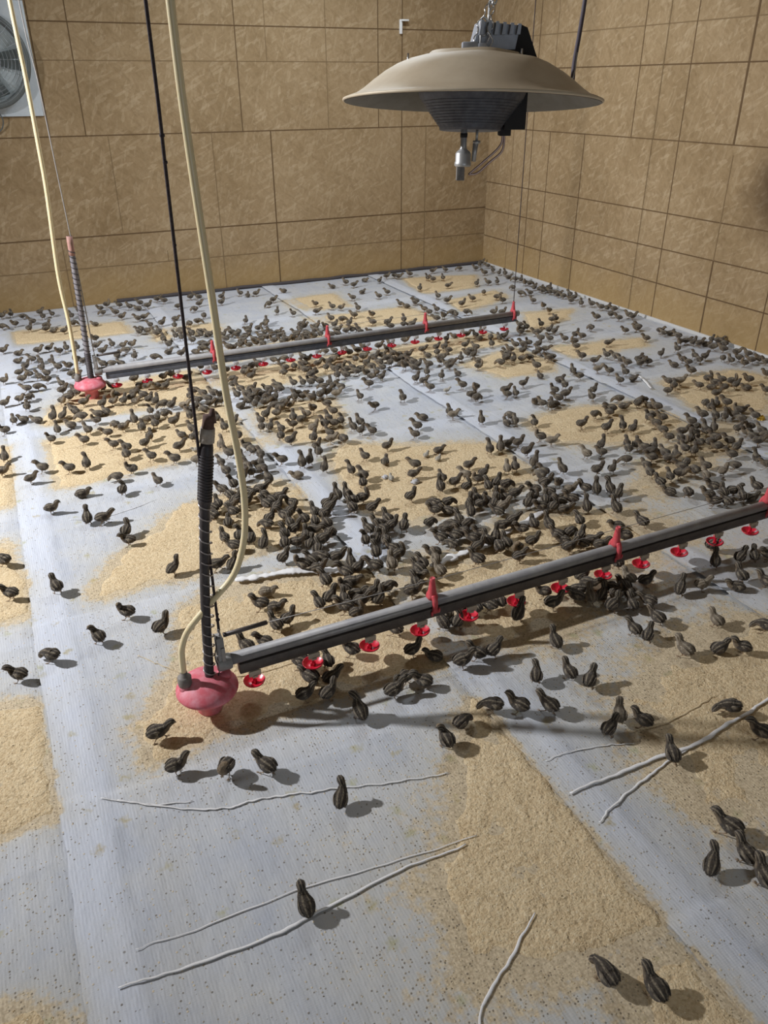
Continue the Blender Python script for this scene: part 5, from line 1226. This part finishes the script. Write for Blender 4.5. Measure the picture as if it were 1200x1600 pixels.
FAR_CHICKS = """
1792,2971,5,n 1910,2953,139,b 478,3631,115,n 975,3403,90,s 1756,3036,85,w 2781,2557,65,n -88,3916,5,n 2954,2490,65,np 2208,2846,95,p 1412,3229,95,n 870,3489,35,n 303,3757,155,p 2848,2557,307,n 1877,3017,115,np 1544,3180,75,tq 1648,3137,350,w 1121,3388,175,tp 1966,2990,20,w 2722,2635,75,w 3062,2485,5,np 2337,2841,95,s 2256,2881,105,n 2944,2555,75,p 2501,2769,5,w 924,3526,85,n 2584,2753,25,n -210,4075,345,n 1387,3324,95,s 2104,2985,65,np 2910,2612,124,w 2152,2986,65,n 981,3540,144,n 383,3825,145,b 3168,2508,125,p 3036,2574,105,n 98,3965,145,n 819,3627,105,t 1278,3411,55,s 3326,2448,141,w -25,4034,140,n 1953,3106,355,n 928,3599,95,n 1706,3235,135,w 1186,3491,75,s 2977,2645,25,p 2792,2736,95,t 2275,2991,35,s 185,3983,85,s 1001,3608,65,n 815,3700,95,w 2719,2807,155,p 1104,3575,145,n 2929,2716,320,w 3341,2529,65,s 1241,3525,60,s 711,3777,335,np 1597,3358,55,t 2854,2768,137,n 920,3683,75,n 608,3854,140,n 2988,2735,55,n 3257,2615,125,n 1518,3443,110,n 1869,3279,35,tq 2949,2774,85,w 504,3932,125,n -193,4266,85,s 2580,2957,95,np 389,4007,95,n 1030,3704,85,w 2304,3102,5,n 2902,2819,355,p 2668,2941,145,n 3117,2735,35,n 883,3792,125,n 1835,3350,35,tq 1321,3603,65,b 2897,2874,116,n 3095,2782,86,n 2824,2911,65,n 1007,3772,105,p 2155,3231,70,s 3362,2675,15,n 3267,2725,139,n 1920,3364,360,t 2964,2871,35,n 2221,3227,60,s 406,4111,125,n 743,3953,175,tq 1682,3511,5,n 666,3992,5,n 2900,2939,35,n 1340,3679,35,n 2734,3022,25,s 3133,2834,312,b 997,3847,135,b 3505,2662,324,n 2328,3219,355,n 3278,2775,346,w 2869,2975,55,n 3226,2808,85,b 349,4177,145,n 2291,3261,5,t 880,3935,65,sp 508,4117,35,w 3387,2755,115,n 2519,3177,335,np 3203,2856,37,n 1236,3808,15,n 3344,2813,115,n 3530,2726,93,w 3177,2897,65,n 1502,3696,95,p 212,4313,140,n 1447,3734,335,np 3264,2879,75,n 3135,2943,124,n 2493,3247,125,b 3628,2718,145,p 50,4411,125,b 1366,3794,55,n 1205,3882,75,p 766,4090,55,n 3548,2780,145,n 990,3998,105,b 550,4206,65,n 1893,3595,125,n 3311,2928,85,n 1466,3806,115,n 3257,2963,335,n 3660,2779,80,w 3376,2916,65,s 3547,2842,5,n 718,4183,125,t 3168,3027,115,w 345,4367,155,w 3432,2909,55,s 1693,3735,115,n 1642,3771,35,n 3033,3116,20,n 2907,3189,10,n 3639,2843,151,n 249,4447,115,n 1241,3987,95,w 786,4204,115,n -178,4666,155,b 3380,2985,11,p 1412,3916,20,np 1193,4034,55,n 1150,4056,75,n 95,4555,95,s 534,4349,75,n 957,4151,95,n 3013,3179,65,s 440,4406,335,n 1955,3690,115,n 1627,3852,105,s 2816,3298,350,n 3203,3118,123,n 1487,3942,95,n 1324,4023,175,n 402,4465,115,p 1540,3935,141,n 611,4375,95,n 2590,3439,55,b 3412,3058,105,n 1686,3888,95,n 2457,3526,85,t 2500,3506,65,w 172,4611,135,t 2327,3594,70,s 719,4365,15,n 1173,4152,105,n 3699,2960,108,p 1598,3955,55,b 1396,4062,5,b 3295,3168,142,n 3225,3203,65,b -121,4788,95,w 1538,4005,85,n 514,4500,95,s 3637,3023,35,n 313,4596,145,b 588,4472,175,p 1043,4258,35,t 958,4300,65,b 3527,3090,125,n 3597,3057,75,s 1361,4115,75,n 3813,2961,95,n 3707,3022,135,n 2520,3585,95,p 1,4784,155,t -70,4819,145,t 3284,3234,96,p 2980,3381,360,p 2226,3745,335,np 2062,3823,155,t 245,4686,155,p 93,4764,65,s 1233,4230,42,w 823,4425,95,s 648,4511,65,t 1450,4140,125,np 146,4761,35,s 3082,3379,120,n 699,4506,35,p 1298,4225,319,b 3794,3070,110,b 2236,3809,65,n 1608,4108,129,n 836,4487,135,b 218,4783,125,n 3126,3413,138,w 339,4735,155,t 3845,3082,345,t 630,4612,86,b 1514,4202,216,n 3396,3321,120,n 3690,3184,23,n 389,4750,113,t 1346,4304,351,w 930,4522,113,t 2835,3622,41,n 3245,3438,321,t 212,4878,128,t 1875,4091,196,w 1329,4350,353,p -36,5004,86,n 3333,3411,9,n 3705,3236,22,p 3399,3381,140,t 1414,4323,316,n 896,4568,44,n 832,4599,335,np 3825,3188,112,n 2811,3675,111,n 1147,4462,21,t 764,4644,31,n 1622,4245,155,n 1229,4439,55,n 2892,3655,153,t 3791,3233,45,t 721,4686,195,p 1292,4427,337,w 387,4856,42,n 982,4575,353,w 1401,4379,341,n 3391,3439,145,p -157,5125,5,n 1200,4492,107,n 287,4930,350,n 2804,3740,217,t 577,4799,304,n 452,4861,316,n 1341,4447,139,n 3283,3530,153,p 1053,4591,214,p 513,4847,60,n 2947,3697,117,w 168,5014,303,n 692,4767,55,n 926,4666,135,w 2502,3930,21,p 988,4651,128,n 660,4808,36,n 3153,3633,74,w 2090,4138,76,n -68,5159,324,n 1574,4390,134,n 1252,4561,1,n 1488,4452,77,w 568,4891,16,n 213,5063,149,p 1166,4617,100,w 3033,3735,347,n 1864,4288,94,n 1338,4540,13,n 3895,3334,336,n 2503,3993,351,b -10,5183,58,p 1389,4523,57,n 1546,4449,344,n 477,4958,212,b 1648,4406,32,w 906,4763,76,n 2713,3910,154,n 637,4893,136,n 1232,4614,134,n 1610,4438,61,t 1321,4581,10,p 1079,4700,211,n 2770,3902,73,n 1750,4395,335,np 1532,4509,206,n 3663,3510,323,b 1050,4747,133,n 4228,3248,129,n 1304,4631,155,n 1704,4444,348,n 989,4783,136,w 598,4968,15,n 3244,3723,26,n 3016,3831,97,b 2741,3972,348,n 269,5144,115,n 2411,4149,335,nq 949,4842,145,b 4019,3396,155,n 1285,4694,4,n 1450,4627,149,w 1222,4738,117,n 2327,4217,134,n 4169,3348,146,t 239,5207,72,t 2595,4098,211,n 191,5237,21,n 3980,3456,307,t 3909,3496,127,w 3765,3567,45,w 4130,3397,6,n 1820,4495,123,n 430,5153,85,n 1396,4698,144,t -15,5367,156,w 3136,3885,75,n 1457,4682,115,w 1728,4563,144,p 750,5027,204,n 2543,4179,117,n 804,5008,30,n 4031,3482,125,n 694,5062,320,n 489,5164,150,n 1794,4547,18,w 53,5374,6,p 1209,4841,27,n 2920,4034,355,n 3780,3630,132,w 3849,3600,335,np 4157,3455,320,b 2009,4472,143,n 3495,3776,98,n 1785,4597,55,n 1571,4703,113,n 659,5136,304,t 4277,3430,149,n 1629,4683,88,w 2349,4345,348,n 1677,4666,115,b 4131,3518,118,n 1737,4657,142,n 196,5386,114,n 4058,3562,349,b 2322,4402,32,n -139,5575,334,b 3636,3801,359,t 3200,4017,4,t 1232,4951,197,p 645,5243,355,b 118,5496,209,n -28,5569,350,n 965,5105,10,n 3338,3992,154,w 2145,4561,24,n 2087,4592,321,n 2515,4401,55,w 828,5202,307,n 4488,3472,151,n 1364,4950,18,n 305,5461,26,n 1888,4714,66,w 1940,4693,126,n 73,5577,103,n 3128,4141,82,t 887,5217,321,n 1741,4814,18,n 3660,3913,77,n 2080,4669,207,n 4077,3736,133,n 1345,5034,316,n 1581,4925,105,p 2461,4509,62,n 3582,3982,145,n 2153,4662,90,n 282,5547,358,n 19,5678,132,n 2658,4435,95,t 3521,4028,335,np 1777,4855,148,n 3369,4103,69,n 126,5640,123,n 2041,4742,139,w -40,5731,9,w 1728,4907,135,n 1246,5159,115,n 1924,4850,143,n 1997,4818,145,b 2420,4628,127,w 1182,5222,113,n 2368,4665,207,n 1726,4976,80,w 3196,4282,115,n 1625,5026,142,w 1885,4903,45,n 2048,4833,100,n 2236,4745,114,n 1979,4873,346,n 2845,4466,316,b 1102,5293,114,n 2666,4559,354,n 1692,5024,80,p 1430,5150,30,p 2177,4798,142,w 2110,4831,335,t 109,5787,65,n 4536,3703,142,b 2483,4676,19,n 1395,5191,342,t 211,5753,128,n 2549,4651,142,n 4100,3920,117,t 3899,4026,350,n 3011,4447,110,p 11,5868,43,n 2671,4611,132,n 3813,4071,135,n 2318,4783,34,n 282,5749,212,n 4698,3662,127,n 1861,5005,357,n 4208,3899,127,n 1776,5053,131,n 2469,4730,118,w 2399,4766,3,t 3962,4030,124,n 4490,3782,75,n 2259,4845,114,n 2182,4883,24,n 1933,5005,149,w 4631,3730,129,w 499,5684,122,n 3638,4207,322,n 4308,3897,70,w 2659,4678,195,n 564,5670,154,p 4696,3720,155,n 2385,4815,204,n 3935,4092,10,n 4216,3959,119,n 2471,4787,156,n 3136,4473,31,b 3823,4148,99,w 1501,5247,117,t 4483,3843,29,p 4589,3799,118,n 1985,5031,315,n 2917,4591,135,t 3200,4459,310,n 2754,4672,320,t 624,5684,122,t 3104,4512,0,n 2136,4980,83,p 3378,4393,146,n 2343,4885,347,n 3259,4455,131,p 1832,5135,311,n 1617,5239,309,p 2826,4678,61,n 184,5928,61,n 390,5833,21,w 2458,4861,4,n 4409,3939,5,n 110,5973,95,w 2274,4953,14,n 3835,4215,113,w 3423,4415,148,p 1696,5232,155,p 350,5870,199,b 2714,4758,323,w 3623,4331,157,n -34,6061,344,t 2210,5001,321,n 62,6022,133,n 3135,4573,136,n 4362,3996,63,n 1820,5201,116,n 2342,4969,324,n 3806,4282,99,n 865,5680,353,p 2457,4931,203,w 2947,4702,23,n 4740,3856,123,n 4178,4131,19,w 2522,4914,346,n 3170,4609,107,n 2074,5128,20,w 738,5770,68,n 2435,4981,106,n 3373,4541,353,n 4697,3918,305,n 2667,4884,122,t 2929,4763,156,n 2158,5147,115,n 2745,4880,56,p 3317,4622,7,n 1059,5696,10,n 635,5898,61,t 2978,4799,335,w 3429,4589,80,w 4658,4011,124,n 3479,4569,311,w 2232,5163,140,n 2023,5270,134,p 3251,4690,139,n 2671,4970,350,w 4365,4169,75,n 2843,4890,145,n 2083,5251,118,b 1164,5692,317,t -19,6260,353,t -115,6317,355,n 547,6004,4,n 4625,4077,309,w 705,5934,145,p 257,6149,212,n 989,5810,18,t 1219,5707,342,p 118,6237,351,n 2846,4949,33,n 2794,4980,24,w 3732,4539,118,n 2306,5216,150,n 2468,5142,120,t 3062,4864,112,w 1405,5666,136,n 2422,5195,349,n 3506,4689,25,n 3348,4768,116,n 4768,4103,74,w 313,6211,94,n 3015,4935,354,n 196,6270,360,n 3407,4752,114,n 4607,4192,348,n 388,6192,85,n 3992,4491,337,w 3453,4747,103,b 1499,5680,58,n 1451,5704,11,t 1269,5797,3,w 4672,4190,306,t 3212,4881,68,b 4590,4237,8,n 4499,4283,207,n 1658,5632,106,n 522,6170,349,w 1564,5678,154,b 2535,5230,129,n 709,6097,317,n 1247,5845,10,p 1020,5958,115,b 4567,4285,333,w 4790,4180,323,w 773,6083,312,n 636,6150,94,w 3807,4658,150,b 1628,5699,195,n 1535,5744,212,w 1812,5629,120,n 4775,4234,26,w 1933,5588,25,n 1762,5682,135,b 2673,5256,315,n 1201,5955,117,n 3779,4741,114,n 3677,4793,108,n 4348,4476,135,n 1866,5654,335,n 2969,5135,37,w 1558,5802,156,w 1685,5750,13,n 3625,4837,120,n 3343,4979,69,n 1918,5667,308,w 2006,5629,142,n 2863,5227,317,t 3214,5066,156,t 3299,5028,46,p 4605,4413,100,w 1448,5908,131,n 1017,6124,80,n 3946,4741,141,w 540,6363,215,n 1145,6078,83,n 3411,5011,12,w 1869,5744,67,w 2078,5647,193,n 1658,5850,123,t 1593,5882,348,w 1757,5812,0,n 3923,4790,14,n 3219,5125,94,n 1113,6136,97,n 3165,5167,325,n 2079,5695,37,n 1719,5871,156,n 2218,5641,141,n 4572,4530,98,w 2039,5728,359,p 3092,5231,152,t 1450,6011,5,n 1976,5764,3,n 2144,5686,93,w 1859,5821,1,n 3681,4980,139,n 2276,5652,126,n 4647,4533,3,t 1364,6095,136,n 1816,5883,149,n 1440,6065,62,n 3586,5053,146,b 1307,6131,110,n 1563,6010,197,p 2067,5776,129,p 1990,5814,150,n 996,6286,139,n 3724,4996,305,n 3314,5193,68,n 2453,5604,99,n 4595,4592,305,n 1251,6175,101,n 3843,4953,4,n 4349,4716,141,n 2358,5665,344,n 1178,6223,309,n 2524,5589,196,n 2299,5704,343,n 1776,5954,116,n 1540,6067,93,n 1380,6144,345,t 1877,5915,337,n 3823,4995,17,n 3622,5092,196,n 1321,6186,348,p 1821,5951,105,n 1023,6329,99,n 2410,5679,114,n 1598,6065,97,p 882,6405,120,n 4463,4715,146,n 1669,6041,144,n 1260,6242,115,t 2461,5676,82,n 1191,6286,145,p 949,6406,324,w 1557,6121,150,t 348,6701,5,n 2052,5895,74,n 4158,4902,84,p 2164,5849,135,n 4507,4746,101,n 904,6459,106,p 1684,6091,1,n 3708,5149,77,b 273,6783,346,t 2178,5893,324,n 222,6819,15,w 1772,6092,18,n 2076,5953,360,n 103,6887,61,n 2742,5655,152,w 2274,5904,210,n 2211,5935,20,n 3859,5159,77,b 2346,5875,31,w 1173,6435,74,n -92,7035,345,p 2125,5988,309,n 3713,5247,133,n 2923,5622,11,n 2865,5658,15,p 2118,6039,356,n 1295,6446,104,p 2482,5887,35,n 234,6950,18,n 1858,6189,303,n 1003,6593,113,w 1096,6561,33,n 2780,5782,347,n 2667,5839,147,n 5,7109,209,n 601,6839,150,t 444,6918,36,p 1886,6243,75,n 4025,5234,343,n 1380,6515,355,p 1743,6348,61,n 2471,6012,348,p 2934,5795,67,n 4079,5260,93,w 139,7131,138,n 2391,6068,115,n 4562,5044,127,n 3189,5696,156,w 4410,5144,145,n 4694,5023,345,n 949,6838,142,n 4694,5071,140,n 1240,6722,345,t 3289,5755,214,n 4579,5159,354,p 2612,6095,151,n 3394,5732,69,p 1006,6863,343,w 2757,6046,195,n 838,6964,349,n -81,7403,348,n 1474,6675,63,p 234,7275,91,b 77,7354,16,p 454,7182,101,n 3509,5745,342,p 3785,5618,349,n 2174,6394,114,b 3731,5664,318,b 3413,5818,137,p 3231,5909,106,w 4175,5483,206,w -8,7462,79,n 2371,6343,340,w 311,7332,111,b 810,7123,148,n 710,7179,144,p 2078,6533,62,n 4717,5294,132,w 223,7443,22,n 3340,5971,96,n 4693,5345,15,n 3256,6038,135,n 534,7336,134,n 4659,5394,116,w 1453,6928,125,p 2747,6320,88,n 2625,6407,309,n 4245,5666,204,n 2563,6463,122,n 713,7346,195,n 1017,7224,144,t 3171,6214,144,t 4655,5517,103,b 1102,7200,9,n 954,7275,123,n 1347,7103,359,n 4584,5572,59,n 3631,6028,6,n 2465,6616,197,n 3149,6297,107,n 2093,6810,205,p 884,7388,153,n 786,7444,336,b 3288,6280,112,n 1538,7111,359,n 4576,5709,112,n 3572,6189,348,n 1062,7378,135,n 4274,5862,116,n 1731,7066,21,n 3320,6317,135,n 4031,5991,155,b 3810,6150,140,n 1274,7351,144,n 2181,6947,350,n 4687,5795,6,b 1232,7433,17,w 4052,6110,321,n 2859,6692,127,w 4619,5879,136,n 3578,6378,95,n 1593,7361,140,w 3104,6646,130,n 1529,7393,17,b 4613,5939,343,n 4706,5897,72,w 1790,7283,28,n 4334,6143,314,p 4631,6004,317,p 4424,6126,109,w 4040,6321,46,p 2039,7277,67,t 4617,6069,121,n 2116,7262,351,n 1981,7330,119,n 3240,6750,125,n 4578,6144,108,n 4635,6143,153,w 3053,6909,17,t 4589,6201,356,n 2383,7249,197,t 4675,6169,148,p 3578,6732,56,w 4706,6216,20,n 4581,6279,22,n 4398,6377,95,p 3872,6705,344,w 2879,7240,131,t 3080,7169,8,w 4641,6439,356,p 4178,6674,41,w 4610,6483,214,n 4307,6669,139,n 4403,6656,46,b 3051,7308,115,n 4658,6620,37,n 3389,7237,36,w 3874,7019,124,n 4626,6673,135,p 3282,7358,305,t 3994,7025,76,n 3858,7098,78,b 3515,7337,347,n 3639,7306,339,w 4652,6828,359,t 3619,7360,336,p 3793,7367,131,n 4684,6948,63,n 4648,7002,37,n 4513,7071,145,n 4082,7401,334,w 4659,7141,74,n 4232,7395,136,n 4549,7308,119,n 4399,7386,143,p 4737,7365,134,w 4693,7464,55,w 4766,7543,340,n
"""

VAR = {}
def variant(pose, flag, i):
    k = (pose, flag, i % 3)
    if k not in VAR: VAR[k] = chick_mesh('quail_chick', pose=pose, hi=True, pale={'p': 1, 'q': 2}.get(flag, 0), seed=i % 3)
    return VAR[k]
proto = None; rc = random.Random(9)
for i, line in enumerate(NEAR_CHICKS.strip().split('\n')):
    d, label = line.split('|'); x, y, h, pf = d.split(','); x, y = float(x)/1000, float(y)/1000; pose, flag = pf[0], pf[1:]
    me = variant(pose, flag, i)
    if proto is None:
        proto = o = bpy.data.objects.new('quail_chick', me)
    else:
        o = proto.copy(); o.data = me
    COL.objects.link(o)
    s = .56 if (flag == 'q') else rc.uniform(.80, .93)
    o.location = (x, y, ground(x, y) - (.0 if pose != 't' else .001)); o.rotation_euler = (0, 0, math.radians(float(h))); o.scale = (s, s, s)
    tag(o, label, 'quail chick', 'quail chicks on the floor')
# the hundreds beyond, one crowd
import numpy as np
LOW = {}
VV = []; FF = []; CC = []; base = 0; nv = []
for i, d in enumerate(FAR_CHICKS.split()):
    x, y, h, pf = d.split(','); x, y, h = float(x)/1000, float(y)/1000, math.radians(float(h)); k = (pf[0], pf[1:], i % 2)
    if k not in LOW:
        V, F, Cc, FM = chick_geo(pose=pf[0], hi=False, pale={'p': 1, 'q': 2}.get(pf[1:], 0), seed=i % 2); LOW[k] = (np.array([tuple(v) for v in V]), F, np.array([tuple(c) for c in Cc]))
    A, F, Cl = LOW[k]; s = .56 if pf[1:] == 'q' else rc.uniform(.80, .93); c, sn = math.cos(h)*s, math.sin(h)*s
    W = np.stack([A[:, 0]*c - A[:, 1]*sn + x, A[:, 0]*sn + A[:, 1]*c + y, A[:, 2]*s + ground(x, y)], 1)
    VV.append(W); CC.append(Cl); FF += [tuple(q+base for q in f) for f in F]; base += len(W)
me = bpy.data.meshes.new('quail_chick_crowd'); VV = np.concatenate(VV); CC = np.concatenate(CC)
me.from_pydata(VV.tolist(), [], FF)
at = me.color_attributes.new('Col', 'FLOAT_COLOR', 'POINT'); at.data.foreach_set('color', np.concatenate([CC, np.ones((len(CC), 1))], 1).astype('f').ravel())
me.materials.append(M_DOWN); me.polygons.foreach_set('use_smooth', [True]*len(me.polygons)); me.update()
o = bpy.data.objects.new('quail_chick_crowd', me); COL.objects.link(o)
tag(o, 'crowd of hundreds of striped quail chicks filling the floor towards the walls', 'quail chicks', kind='stuff')
